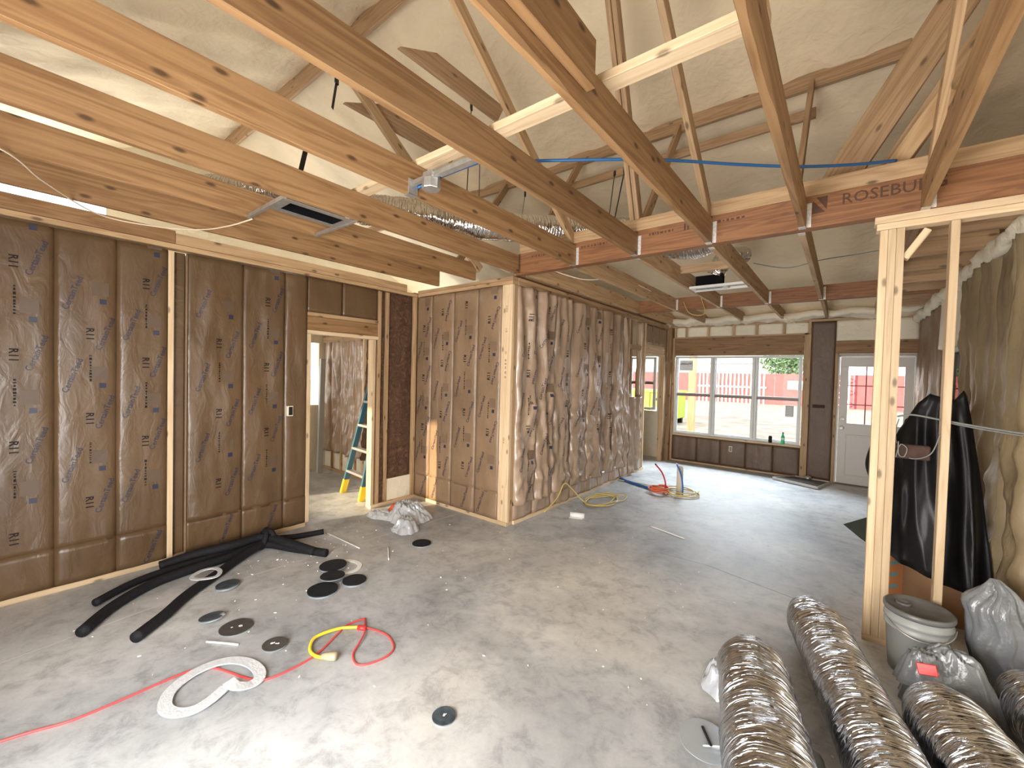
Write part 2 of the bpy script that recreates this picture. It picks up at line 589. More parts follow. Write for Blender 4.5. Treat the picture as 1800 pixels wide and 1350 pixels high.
class Batt:
    """a faced batt: surface O + U*u + V*v + Nrm*disp(u, v)"""
    def __init__(self, O, U, V, Nrm, wd, ht, bulge, wrinkle, seed, fold=0.0):
        self.O, self.U, self.V, self.Nr = Vector(O), Vector(U), Vector(V), Vector(Nrm)
        self.w, self.h, self.b, self.k, self.s, self.f = wd, ht, bulge, wrinkle, seed, fold

    def disp(self, u, v):
        t = max(0.0, min(1.0, u / self.w))
        e = 1 - abs(2 * t - 1) ** 6
        d = self.b * e * (0.75 + 0.5 * nz(self.s * 3.1, v * 1.1))
        s = self.s * 7.7
        d += self.k * (nz(u * 5 + s, v * 1.3, s) + 0.5 * nz(u * 13 + s, v * 3.0, s + 4)) * (0.25 + 0.75 * e)
        if self.f:
            # hanging folds: ridges that wander with height, sagging pleats lower down
            x = u * 5.2 + s + 0.55 * nz(v * 0.9 + s, 3.3) + 0.25 * nz(u * 4, v * 2.2, s)
            ridge = 1 - abs(nz(x, v * 0.32 + s * 0.3, 1.7)) * 2.2
            d += self.f * max(-0.2, ridge) * (0.35 + 0.65 * e)
            q = 1 - abs(nz(u * 2.6 + v * 1.9 + s, v * 1.5 - u * 1.6, 9.1 + s)) * 3.2
            low = 0.25 + 0.75 * max(0, 1 - v / 1.6)
            d += self.f * 0.9 * max(0, q) ** 1.5 * low
            q = 1 - abs(nz(u * 5 - v * 3.4 + s, v * 3.1 + u * 2.6, 5.1 + s)) * 3.2
            d += self.f * 0.45 * max(0, q) ** 1.5 * low
        return d

    def at(self, u, v, off=0.0):
        return self.O + self.U * u + self.V * v + self.Nr * (self.disp(u, v) + off)

    def build(self, name, mat, parent, nu=None, nv=None):
        nu = nu or max(8, int(self.w / 0.028))
        nv = nv or max(6, int(self.h / 0.045))
        V, F = [], []
        for j in range(nv + 1):
            for i in range(nu + 1):
                V.append(self.at(self.w * i / nu, self.h * j / nv))
        back = len(V)
        for j in range(nv):
            for i in range(nu):
                a = j * (nu + 1) + i
                F.append((a, a + 1, a + nu + 2, a + nu + 1))
        # a thin back so that the batt has real depth
        ring = [i for i in range(nu + 1)] + [j * (nu + 1) + nu for j in range(1, nv + 1)] + \
               [nv * (nu + 1) + i for i in range(nu - 1, -1, -1)] + [j * (nu + 1) for j in range(nv - 1, 0, -1)]
        base = len(V)
        for r in ring:
            V.append(V[r] - self.Nr * 0.085)
        m = len(ring)
        for k in range(m):
            F.append((ring[k], base + k, base + (k + 1) % m, ring[(k + 1) % m]))
        F.append(tuple(base + k for k in reversed(range(m))))
        self.ob = part(name, V, F, mat, parent, True)
        return self.ob

FONTC = {}
def glyphs(txt, fine=0.35, bold=0.0):
    """triangles of a line of lettering, height about 1, starting at the origin"""
    if txt in FONTC:
        return FONTC[txt]
    cu = bpy.data.curves.new('lettering', 'FONT')
    cu.body = txt
    cu.size = 1.0
    cu.resolution_u = 2
    cu.offset = 0.022 if txt == 'R11' else 0.008
    ob = bpy.data.objects.new('lettering_source', cu)
    C.objects.link(ob)
    dg = bpy.context.evaluated_depsgraph_get()
    me = bpy.data.meshes.new_from_object(ob.evaluated_get(dg))
    bm = bmesh.new()
    bm.from_mesh(me)
    bmesh.ops.triangulate(bm, faces=bm.faces[:])
    for _ in range(2):
        long = [e for e in bm.edges if e.calc_length() > fine]
        if not long:
            break
        bmesh.ops.subdivide_edges(bm, edges=long, cuts=1)
        bmesh.ops.triangulate(bm, faces=bm.faces[:])
    bm.verts.index_update()
    V = [(v.co.x, v.co.y) for v in bm.verts]
    F = [tuple(v.index for v in f.verts) for f in bm.faces]
    bm.free()
    bpy.data.objects.remove(ob)
    bpy.data.curves.remove(cu)
    bpy.data.meshes.remove(me)
    wd = max(v[0] for v in V)
    FONTC[txt] = ([(v[0] - wd / 2, v[1] - 0.33) for v in V], F, wd)
    return FONTC[txt]

def marks(seed, n=9):
    """a line of small print, too small to read: short dashes"""
    rnd = random.Random(seed)
    V, F = [], []
    x = 0.0
    for _ in range(n):
        l, h = rnd.uniform(0.2, 0.75), rnd.uniform(0.28, 0.62)
        b = len(V)
        V += [(x, -h / 2), (x + l, -h / 2), (x + l, h / 2), (x, h / 2)]
        F.append((b, b + 1, b + 2, b + 3))
        x += l + rnd.uniform(0.2, 0.5)
    return [(v[0] - x / 2, v[1]) for v in V], F, x

def stamp(name, shape, batt, u, v, size, ang, mat, parent, stretch=1.0):
    V2, F, wd = shape
    ca, sa = math.cos(ang), math.sin(ang)
    V = []
    for (x, y) in V2:
        x, y = x * size * stretch, y * size
        uu, vv = u + x * ca - y * sa, v + x * sa + y * ca
        if uu < 0.004 or uu > batt.w - 0.004 or vv < 0.0 or vv > batt.h:
            uu = min(max(uu, 0.004), batt.w - 0.004)
            vv = min(max(vv, 0.0), batt.h)
        V.append(batt.at(uu, vv, 0.0035))
    return part(name, V, F, mat, parent)

SQ = ([(-.5, -.5), (.5, -.5), (.5, .5), (-.5, .5)], [(0, 1, 2, 3)], 1.0)

def print_batt(b, seed, flip=False, phase=0.0, blue=True, rep=0.62, patch='print_faded'):
    rnd = random.Random(seed)
    ce = glyphs('CertainTeed')
    r11 = glyphs('R11')
    down = -PI / 2 if not flip else PI / 2
    v = phase
    k = 0
    while v < b.h - 0.12:
        if v > 0.12:
            stamp('printed_rating', r11, b, b.w * 0.55, v, 0.058, down, 'print_black', b.ob)
            off = -0.26 if not flip else 0.26
            if 0.2 < v + off < b.h - 0.2:
                stamp('printed_line', marks(seed * 31 + k), b, b.w * 0.56, v + off, 0.026, down, 'print_black', b.ob)
        if blue:
            va = v + 0.30 + rnd.uniform(-.03, .03)
            if 0.18 < va < b.h - 0.18:
                stamp('printed_maker_name', ce, b, b.w * 0.27, va, 0.050, R(72), 'print_blue', b.ob)
            vb = v + 0.02 + rnd.uniform(-.03, .03)
            if 0.18 < vb < b.h - 0.18:
                stamp('printed_maker_name', ce, b, b.w * 0.80, vb, 0.050, R(72 if not flip else 252), 'print_blue', b.ob)
            if 0.1 < v + 0.13 < b.h - 0.1:
                stamp('printed_square', SQ, b, b.w * 0.76, v + 0.24, 0.036, 0, 'print_blue', b.ob)
                stamp('printed_patch', SQ, b, b.w * 0.72, v + 0.33, 0.10, 0, patch, b.ob, 0.9)
        v += rep
        k += 1

# ================================================================== THE SETTING
LX, PY, PX, BY, RX = -4.34, 3.475, -2.777, 8.54, 0.85   # left wall, partition faces, back wall, right wall
CZ = 2.67                                               # underside of the joists
X, Y, Z = Vector((1, 0, 0)), Vector((0, 1, 0)), Vector((0, 0, 1))

# ---- floor
floor = thing('floor', 'grey concrete slab floor with stains and pale trowel marks', None, (0, 0, 0), kind='structure')
bx('slab', -6.85, 3.2, -1.0, 8.72, -0.15, 0.0, 'concrete', floor, bev=0)
for (a, b, wd, m) in [((-3.42, -0.9), (-3.60, 0.73), 0.006, 'joint_pale'), ((-3.60, 0.73), (-3.59, 1.46), 0.006, 'joint_pale'),
                      ((-3.59, 1.46), (-3.54, 2.38), 0.006, 'joint_pale'), ((-3.54, 2.38), (-3.45, 3.45), 0.006, 'joint_pale'),
                      ((-1.30, 3.92), (-0.90, 3.94), 0.005, 'joint_dark'), ((-0.90, 3.94), (0.10, 3.70), 0.005, 'joint_dark')]:
    board('floor_joint', (*a, 0.0), (*b, 0.0), wd, 0.0012, m, floor, bev=0)

# ---- ceiling: sprayed foam roof, framing and joists
ceil = thing('ceiling', 'open gable roof of tan sprayed foam over bare lumber framing', None, (0, 0, CZ), kind='structure')
RIDGE_Y, RIDGE_Z, SL = 2.45, 5.31, 0.42
def roofz(y):
    return RIDGE_Z - SL * abs(y - RIDGE_Y)
for (y0, y1, ny) in ((RIDGE_Y, 8.72, 90), (-1.12, RIDGE_Y, 50)):
    V, F = [], []
    nx = 150
    x0, x1 = -8.4, 3.2
    for j in range(ny + 1):
        for i in range(nx + 1):
            x = x0 + (x1 - x0) * i / nx
            y = y0 + (y1 - y0) * j / ny
            bay = (x / 0.61) % 1.0
            d = 0.035 * math.sin(bay * PI) + 0.05 * nz(x * 1.1, y * 1.1, 3) + 0.035 * nz(x * 3.1, y * 3.1, 8) + 0.015 * nz(x * 8, y * 8, 1)
            V.append((x, y, roofz(y) - 0.02 + d))
    for j in range(ny):
        for i in range(nx):
            a = j * (nx + 1) + i
            F.append((a, a + nx + 1, a + nx + 2, a + 1))
    part('sprayed_foam', V, F, 'foam', ceil, True)
# left gable end, with an invented opening added to light the attic
gz = lambda y: roofz(y) + 0.1
for (y0, y1, p0, p1) in ((-1.1, -0.4, 2.72, None), (-0.4, 1.1, 2.72, 3.45), (-0.4, 1.1, 3.95, None), (1.1, RIDGE_Y, 2.72, None), (RIDGE_Y, 8.72, 2.60, None)):
    V = [(-8.4, y0, p0), (-8.4, y1, p0), (-8.4, y1, p1 if p1 else gz(y1)), (-8.4, y0, p1 if p1 else gz(y0))]
    part('gable_end', V, [(0, 1, 2, 3)], 'foam_pale', ceil)
for gx in (3.2,):
    V = [(gx, -1.1, 0), (gx, 8.72, 0), (gx, 8.72, roofz(8.72) + .1), (gx, RIDGE_Y, RIDGE_Z + .1), (gx, -1.1, roofz(-1.1) + .1)]
    part('gable_end', V, [(0, 1, 2, 3, 4)], 'foam_pale' if gx < 0 else 'foam', ceil)

def waney(name, x, y0, y1, z0, h, mat, parent, seed, amt):
    """a joist whose lower arrises still follow the log: ragged chamfers along both bottom edges"""
    l, wd, n_ = y1 - y0, 0.038, 90
    V, F = [], []
    for i in range(n_ + 1):
        t = l * i / n_ - l / 2
        c1 = max(0.001, amt * (0.4 + 1.3 * nz(t * 1.6 + seed, 0.3, seed) + 0.5 * nz(t * 7 + seed, 2.3)))
        c2 = max(0.001, amt * (0.2 + 1.3 * nz(t * 1.3 + seed, 5.3, seed) + 0.5 * nz(t * 6 + seed, 8.3)))
        V += [(t, -wd / 2 + c1 * 0.6, -h / 2), (t, wd / 2 - c2 * 0.6, -h / 2), (t, wd / 2, -h / 2 + c2 * 1.3), (t, wd / 2, h / 2), (t, -wd / 2, h / 2), (t, -wd / 2, -h / 2 + c1 * 1.3)]
    for i in range(n_):
        for k in range(6):
            F.append((i * 6 + k, i * 6 + (k + 1) % 6, (i + 1) * 6 + (k + 1) % 6, (i + 1) * 6 + k))
    F = [tuple(reversed(f)) for f in F] + [tuple(range(6)), tuple(n_ * 6 + k for k in reversed(range(6)))]
    mw = Matrix.Translation((x + wd / 2, (y0 + y1) / 2, z0 + h / 2)) @ Matrix.Rotation(PI / 2, 4, 'Z')
    return link(name, mesh(name, V, F), mat, parent, mw)
JX = [0.32, -0.28, -0.87, -1.46, -2.06, -2.70, -3.30, -3.90]
def hanger(x, y, s, parent):
    """galvanised joist hanger flange on the beam face beside a joist"""
    bx('joist_hanger', x + 0.040, x + 0.066, y - 0.003 * s - 0.001, y, CZ + 0.004, CZ + 0.165, 'hanger_steel', parent, bev=0)
    bx('joist_hanger', x - 0.002, x + 0.040, y - 0.05 if s > 0 else y, y if s > 0 else y + 0.05, CZ - 0.0035, CZ - 0.0005, 'galvanised', parent, bev=0)
for i, x in enumerate(JX):
    y1 = PY if x > -2.5 else 3.42
    if i in (1, 2):
        j = waney('joist', x, -0.88, y1, CZ, 0.184, 'joist_wood', ceil, 3.1 + i, 0.016)
    else:
        j = bx('joist', x, x + 0.038, -0.88, y1, CZ, CZ + 0.184, 'joist_wood', ceil)
    if x > -2.5:
        hanger(x, PY, 1, j)
# the roughest joist is doubled near the camera
bx('joist', -0.831, -0.793, -0.88, 1.47, CZ + 0.07, CZ + 0.255, 'joist_wood', ceil)
for x in (-0.29, -0.88, -1.48, -2.10, -2.68):
    j = bx('joist', x, x + 0.038, 3.565, 6.60 if x > -2.5 else 8.45, CZ, CZ + 0.184, 'stud_wood', ceil)
    hanger(x, 3.565, -1, j)
    if x > -2.5:
        hanger(x, 6.60, 1, j)
        bx('joist', x + 0.01, x + 0.048, 6.685, 8.50, CZ, CZ + 0.150, 'stud_wood', ceil)
beam = bx('beam', -2.74, 2.80, PY, PY + 0.085, CZ, CZ + 0.212, 'beam_wood', ceil)
bx('beam', -2.72, RX - 0.02, 6.60, 6.685, CZ, CZ + 0.190, 'beam_wood', ceil)
bx('beam_cap', -2.70, 2.80, PY - 0.0, PY + 0.038, CZ + 0.213, CZ + 0.318, 'stud_wood', ceil)
for y in (4.14, 4.73, 5.30, 5.89, 6.42, 7.03, 7.60):
    bx('blocking', 0.36, RX + 0.02, y, y + 0.038, CZ, CZ + 0.184, 'attic_wood', ceil)
bx('joist', 0.322, 0.360, 3.565, 8.45, CZ, CZ + 0.184, 'attic_wood', ceil)
# short block between joists, below the duct
bx('blocking', -1.442, -0.88, 4.72, 4.758, CZ + 0.10, CZ + 0.184, 'attic_wood', ceil)
# flat tie laid across the joists
bx('catwalk_tie', -2.86, -0.24, 1.60, 1.689, CZ + 0.186, CZ + 0.224, 'pale_wood', ceil)
# lettering on the beam
def flat_text(name, txt, o, u, v, size, mat, parent, off, stretch=1.0, mirror=False):
    V2, F, wd = glyphs(txt)
    o, u, v = Vector(o), Vector(u), Vector(v)
    n = u.cross(v).normalized()
    V = [o + u * (x * size * stretch * (-1 if mirror else 1)) + v * (y * size) + n * off for x, y in V2]
    return part(name, V, F, mat, parent)
flat_text('printed_maker_name', 'ROSEBURG', (0.185, PY, CZ + 0.152), X, Z, 0.098, 'print_brown', beam, 0.0015, 1.0)
emb = [(-0.212, 0.088), (-0.140, 0.092), (-0.208, 0.175), (-0.190, 0.195), (-0.128, 0.195), (-0.132, 0.105)]
part('printed_emblem', [(a, PY - 0.0015, CZ + b) for a, b in emb], [(0, 1, 2), (3, 5, 4)], 'print_brown', beam)
for (xc, sd_, n_) in ((-1.22, 3, 8), (-0.70, 6, 6), (-1.83, 9, 9), (-2.42, 12, 9)):
    V2, F, wd = marks(sd_, n_)
    part('printed_line', [(xc + a * 0.036, PY - 0.0015, CZ + 0.160 + b * 0.036) for a, b in V2], F, 'print_brown', beam)
for xb in (-1.045, -1.02):
    bx('printed_bar', xb, xb + 0.014, PY - 0.0015, PY - 0.0005, CZ + 0.140, CZ + 0.195, 'print_brown', beam, bev=0)

# ---- roof framing above the joists
A = 'attic_wood'
board('ridge_board', (-8.3, RIDGE_Y, RIDGE_Z - 0.12), (3.1, RIDGE_Y, RIDGE_Z - 0.12), 0.038, 0.235, A, ceil)
board('purlin', (-8.0, 4.65, 4.335), (0.33, 4.65, 4.335), 0.05, 0.14, A, ceil)
board('purlin_brace', (-2.95, 4.60, 4.00), (-0.28, 4.60, 4.02), 0.038, 0.089, A, ceil)
for x in (-0.32, -1.47, -2.66, -3.85):
    board('kicker', (x, 3.62, 2.90), (x, 4.63, 4.30), 0.038, 0.089, A, ceil, up=(0, -1, 0.7))
for x in (-3.27, -2.07, -0.87, 0.36):
    board('kicker', (x, 3.49, 2.80 if x < -3 else 2.92), (x, 1.15, 4.62), 0.038, 0.10, 'stud_wood', ceil, up=(0, 0.7, 1))
for dx in (0.0, 0.0405):
    board('post', (-1.47 + dx, 3.50, 2.99), (-1.47 + dx, 2.62, 5.20), 0.038, 0.089 if dx else 0.12, A, ceil, up=(0, 1, 0.3))
board('brace', (-0.16, 3.72, 2.90), (0.80, 3.70, 4.55), 0.20, 0.045, A, ceil, up=(0, 1, 0))
board('brace', (0.10, 3.80, 2.90), (0.85, 3.79, 4.20), 0.14, 0.038, A, ceil, up=(0, 1, 0))
board('brace', (0.14, 3.64, 2.92), (0.44, 3.65, 3.42), 0.10, 0.038, 'stud_wood', ceil, up=(0, 1, 0))
# collar ties with slanted ends
def tie(x, y0, y1, z):
    h, t, l = 0.15, 0.038, y1 - y0
    V = []
    for yy in (0, -t):
        V += [(0, yy, 0), (l, yy, 0), (l + 0.08, yy, h), (0.32, yy, h)]
    F = [(3, 2, 1, 0), (4, 5, 6, 7), (1, 5, 4, 0), (2, 6, 5, 1), (3, 7, 6, 2), (0, 4, 7, 3)]
    F = [tuple(reversed(f)) for f in F]
    link('collar_tie', mesh('collar_tie', V, F), A, ceil, Matrix.Translation((x, y0, z)) @ Matrix.Rotation(PI / 2, 4, 'Z'))
tie(-3.33, 1.85, 3.05, 3.83)
tie(-2.47, 1.76, 2.78, 3.83)

# ---- left wall
wl = thing('wall_left', 'stud wall faced with brown printed paper insulation beside the doorway', None, (LX, 1.3, 0), kind='structure')
lb = [(-0.88, -0.50), (-0.50, -0.10), (-0.10, 0.308), (0.308, 0.63), (0.63, 0.935), (1.062, 1.484), (1.484, 1.849), (1.849, 2.068)]
for i, (a, b) in enumerate(lb):
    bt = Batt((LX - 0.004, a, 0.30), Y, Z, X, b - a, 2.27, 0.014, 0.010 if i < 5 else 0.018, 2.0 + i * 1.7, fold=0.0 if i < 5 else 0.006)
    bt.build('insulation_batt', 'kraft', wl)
    if i not in (0, 1, 7):
        print_batt(bt, 10 + i, False, [0, 0, .14, .31, .11, .30, .10, 0][i])
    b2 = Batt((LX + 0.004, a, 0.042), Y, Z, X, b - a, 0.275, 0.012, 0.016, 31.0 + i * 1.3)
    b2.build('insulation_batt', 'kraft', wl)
    if i in (4, 5, 6):
        stamp('printed_maker_name', glyphs('CertainTeed'), b2, b2.w * 0.7, 0.13, 0.05, R(70), 'print_blue', b2.ob)
for (a, b, z1) in ((0.937, 0.975, 2.565), (2.070, 2.108, 1.995), (2.832, 2.872, 1.995), (2.905, 2.943, 2.575), (3.012, 3.052, 2.575), (3.42, 3.47, 2.585)):
    bx('stud', LX - 0.089, LX + 0.006, a, b, 0.04, z1, 'pale_wood' if a < 2.9 else 'stud_wood', wl)
bx('insulation_batt', LX - 0.085, LX - 0.045, 0.975, 1.060, 0.04, 2.575, 'kraft', wl, bev=0.006)
bx('batt_flange', LX - 0.012, LX + 0.012, 1.052, 1.064, 0.05, 2.56, 'kraft_light', wl)
bx('bottom_plate', LX - 0.089, LX + 0.012, -0.88, 2.068, 0.0, 0.04, 'pale_wood', wl)
bx('bottom_plate', LX - 0.089, LX + 0.012, 2.832, 3.47, 0.0, 0.04, 'pale_wood', wl)
bx('top_plate', LX - 0.089, LX + 0.008, -0.88, 3.47, 2.588, 2.628, 'stud_wood', wl)
bx('top_plate', LX - 0.089, LX + 0.014, -0.88, 0.98, 2.630, 2.735, 'joist_wood', wl)
bx('top_plate', LX - 0.089, LX + 0.014, 0.982, 3.30, 2.630, 2.715, 'stud_wood', wl)
bx('header_sill', LX - 0.089, LX + 0.008, 2.070, 2.902, 1.997, 2.035, 'pale_wood', wl)
bx('header', LX - 0.08, LX - 0.012, 2.070, 2.902, 2.037, 2.180, 'joist_wood', wl)
bx('header_plate', LX - 0.089, LX + 0.006, 2.070, 2.902, 2.182, 2.222, 'stud_wood', wl)
for i, (a, b) in enumerate(((2.072, 2.46), (2.465, 2.90))):
    bt = Batt((LX - 0.018, a, 2.224), Y, Z, X, b - a, 0.36, 0.010, 0.010, 51.0 + i)
    bt.build('insulation_batt', 'kraft', wl)
for (a, b) in ((2.945, 3.010), (3.054, 3.418)):
    bt = Batt((LX - 0.030, a, 0.30), Y, Z, X, b - a, 2.285, 0.018, 0.030, 61.0 + a)
    bt.build('insulation_batt', 'fibreglass', wl)
bx('foam_board', LX - 0.05, LX - 0.012, 3.054, 3.418, 0.042, 0.31, 'foam_pale', wl)
bx('insulation_batt', LX - 0.05, LX - 0.012, 2.945, 3.010, 0.042, 0.30, 'fibreglass', wl)

# ---- partition: short face towards the camera, long face towards the dining side
wp = thing('wall_partition', 'corner partition faced with printed brown paper insulation and a pale corner post', None, (PX, PY, 0), kind='structure')
xs = [-4.335, -4.05, -3.66, -3.27, -2.915]
for i in range(4):
    a, b = xs[i], xs[i + 1]
    bt = Batt((a + 0.002, PY + 0.006, 0.32), X, Z, -Y, b - a - 0.004, 2.258, 0.020, 0.012, 71.0 + i * 2.3, fold=0.006)
    bt.build('insulation_batt', 'kraft_light', wp)
    print_batt(bt, 40 + i, i in (1, 3), [0.0, 0.18, 0.24, 0.04][i], patch='print_faded_pale')
    b2 = Batt((a + 0.002, PY - 0.002, 0.042), X, Z, -Y, b - a - 0.004, 0.30, 0.014, 0.016, 91.0 + i * 1.3)
    b2.build('insulation_batt', 'kraft_light', wp)
    stamp('printed_maker_name', glyphs('CertainTeed'), b2, b2.w * (0.3 if i % 2 else 0.65), 0.15, 0.05, R(70), 'print_blue', b2.ob)
bx('corner_post', -2.912, PX + 0.004, PY - 0.004, PY + 0.034, 0.04, 2.585, 'pale_wood', wp)
for k, (zc, hh) in enumerate(((2.33, .05), (2.10, .03), (1.86, .02), (1.70, .16), (0.92, .04), (0.42, .02))):
    V2, F2, w2 = marks(70 + k, 5)
    part('pencil_mark', [(-2.846 + b * 0.05, PY - 0.0052, zc + a * hh * 0.4) for a, b in V2], [tuple(reversed(f)) for f in F2], 'staple_pencil', wp)
bx('corner_post', -2.815, PX + 0.003, PY + 0.036, PY + 0.085, 0.04, 2.585, 'stud_wood', wp)
bx('bottom_plate', LX + 0.014, PX, PY - 0.012, PY + 0.089, 0.0, 0.04, 'pale_wood', wp)
bx('top_plate', LX + 0.016, PX + 0.006, PY - 0.008, PY + 0.089, 2.588, 2.626, 'stud_wood', wp)
bx('top_plate', LX + 0.016, PX + 0.006, PY - 0.008, PY + 0.089, 2.628, 2.666, 'stud_wood', wp)
ys = [3.562, 3.93, 4.29, 4.72, 5.147, 5.54, 5.917, 6.31, 6.528]
for i in range(8):
    a, b = ys[i], ys[i + 1]
    bt = Batt((PX - 0.012, a + 0.002, 0.20), Y, Z, X, b - a - 0.004, 2.385, 0.030, 0.012, 111.0 + i * 2.9, fold=0.052)
    bt.build('insulation_batt', 'kraft_shiny', wp, nu=20, nv=90)
    if i < 6:
        print_batt(bt, 60 + i, i % 2 == 0, 0.2 + 0.13 * i, blue=i < 5, patch='print_faded_pale')
    b2 = Batt((PX - 0.004, a + 0.002, 0.042), Y, Z, X, b - a - 0.004, 0.20, 0.035, 0.03, 141.0 + i * 1.3, fold=0.02)
    b2.build('insulation_batt', 'kraft_shiny', wp)
bx('bottom_plate', PX - 0.089, PX + 0.022, 3.566, 7.28, 0.0, 0.04, 'pale_wood', wp)
bx('top_plate', PX - 0.089, PX + 0.010, 3.566, 8.45, 2.588, 2.626, 'stud_wood', wp)
bx('top_plate', PX - 0.089, PX + 0.010, 3.566, 8.45, 2.628, 2.666, 'stud_wood', wp)
bx('top_plate', PX - 0.089, PX - 0.03, 3.60, 8.45, 2.70, 2.76, 'stud_wood', wp)
bx('stud', PX - 0.089, PX + 0.012, 6.532, 6.575, 0.04, 2.585, 'pale_wood', wp)
bx('stud', PX - 0.089, PX + 0.006, 7.165, 7.205, 0.04, 2.585, 'stud_wood', wp)
bx('stud', PX - 0.089, PX + 0.010, 7.240, 7.280, 0.04, 2.585, 'pale_wood', wp)
bx('stud', PX - 0.089, PX - 0.05, 6.78, 6.82, 1.35, 2.585, 'attic_wood', wp)
bx('blocking', PX - 0.089, PX, 6.577, 7.163, 2.10, 2.18, 'attic_wood', wp)
bt = Batt((PX - 0.008, 6.58, 0.042), Y, Z, X, 0.58, 1.26, 0.03, 0.02, 177.0, fold=0.04)
bt.build('insulation_batt', 'kraft_shiny', wp, nu=20, nv=48)
bt = Batt((PX - 0.012, 7.08, 1.30), Y, Z, X, 0.085, 1.28, 0.02, 0.02, 181.0, fold=0.02)
bt.build('insulation_batt', 'kraft_shiny', wp)
bx('header', PX - 0.08, PX - 0.004, 7.285, 8.27, 2.085, 2.235, 'pale_wood', wp)
bx('header_sill', PX - 0.089, PX + 0.004, 7.285, 8.27, 2.045, 2.083, 'pale_wood', wp)
for (a, b) in ((7.285, 7.60), (7.605, 7.93), (7.935, 8.27)):
    bt = Batt((PX - 0.012, a, 2.238), Y, Z, X, b - a, 0.348, 0.02, 0.015, 190.0 + a, fold=0.015)
    bt.build('insulation_batt', 'kraft_light', wp)
bx('stud', PX - 0.089, PX + 0.004, 8.272, 8.312, 0.0, 2.585, 'stud_wood', wp)
bx('stud', PX - 0.089, PX + 0.004, 8.316, 8.40, 0.0, 2.585, 'joist_wood', wp)

# ---- back wall
wb = thing('wall_back', 'far stud wall holding the wide window and the white outside door', None, (-1.0, BY, 0), kind='structure')
def hole_wall(name, axis, c0, c1, u0, u1, z1, holes, mat, parent):
    """outer sheathing with rectangular openings: pieces around each hole"""
    us = sorted(set([u0, u1] + [h[0] for h in holes] + [h[1] for h in holes]))
    for a, b in zip(us[:-1], us[1:]):
        zs = [(0.0, z1)]
        for h in holes:
            if h[0] <= a + 1e-6 and h[1] >= b - 1e-6:
                zs = [(0.0, h[2]), (h[3], z1)]
        for p, q in zs:
            if q - p < 0.01:
                continue
            if axis == 'x':
                bx(name, a, b, c0, c1, p, q, mat, parent, bev=0)
            else:
                bx(name, c0, c1, a, b, p, q, mat, parent, bev=0)
hole_wall('sheathing', 'x', BY + 0.09, BY + 0.11, -8.4, 3.2, 2.85,
          [(-3.62, -3.02, 0.95, 2.07), (-2.66, -0.555, 0.535, 2.075), (-0.075, 0.83, 0.0, 2.065)], 'foam_pale', wb)
bx('corner_stud', -2.77, -2.70, BY - 0.10, BY + 0.088, 0.0, 2.62, 'joist_wood', wb)
bx('corner_stud', -2.70, -2.662, BY - 0.004, BY + 0.088, 0.0, 2.43, 'stud_wood', wb)
bx('header', -2.66, -0.50, BY + 0.004, BY + 0.06, 2.085, 2.415, 'joist_wood', wb)
bx('top_plate', -2.77, RX, BY - 0.006, BY + 0.088, 2.625, 2.665, 'stud_wood', wb)
bx('header_plate', -2.66, -0.455, BY - 0.004, BY + 0.088, 2.416, 2.44, 'stud_wood', wb)
cr = [-2.66, -2.45, -2.05, -1.62, -1.25, -0.84, -0.48]
for i, x in enumerate(cr):
    bx('cripple', x - 0.019, x + 0.019, BY, BY + 0.088, 2.44, 2.625, 'stud_wood', wb)
    if i < 6:
        bt = Batt((x + 0.02, BY + 0.012, 2.441), X, Z, -Y, cr[i + 1] - x - 0.04, 0.182, 0.022, 0.014, 201.0 + i * 1.7)
        bt.build('sprayed_foam', 'foam_pale', wb)
bx('stud', -0.550, -0.455, BY - 0.004, BY + 0.088, 0.04, 2.44, 'stud_wood', wb)
bt = Batt((-0.452, BY + 0.004, 0.03), X, Z, -Y, 0.318, 2.59, 0.008, 0.005, 231.0)
bt.build('insulation_batt', 'kraft_dark', wb)
stamp('paper_tape', SQ, bt, 0.13, 1.20, 0.055, 0, 'dark_brown_box', bt.ob, 3.0)
bx('stud', -0.130, -0.090, BY - 0.004, BY + 0.088, 0.0, 2.10, 'stud_wood', wb)
bx('header', -0.130, RX, BY + 0.002, BY + 0.06, 2.10, 2.30, 'joist_wood', wb)
bt = Batt((-0.125, BY + 0.006, 2.302), X, Z, -Y, 0.96, 0.32, 0.03, 0.02, 241.0)
bt.build('sprayed_foam', 'foam_pale', wb)
for i, (a, b) in enumerate(((-2.66, -2.20), (-2.20, -1.78), (-1.78, -1.36), (-1.36, -0.94), (-0.94, -0.552))):
    bt = Batt((a + 0.002, BY + 0.004, 0.03), X, Z, -Y, b - a - 0.004, 0.475, 0.012, 0.014, 251.0 + i * 1.9, fold=0.012 if i > 2 else 0.002)
    bt.build('insulation_batt', 'kraft_dark', wb)
bx('bottom_plate', -2.66, -0.55, BY - 0.006, BY + 0.088, 0.0, 0.03, 'pale_wood', wb)
# foam fillet where the roof meets the wall
bt = Batt((-2.75, BY - 0.25, 2.70), X, Vector((0, .8, -.1)).normalized(), Vector((0, -.1, -.8)).normalized(), 3.6, 0.32, 0.03, 0.05, 261.0)
bt.build('sprayed_foam', 'foam_pale', wb)

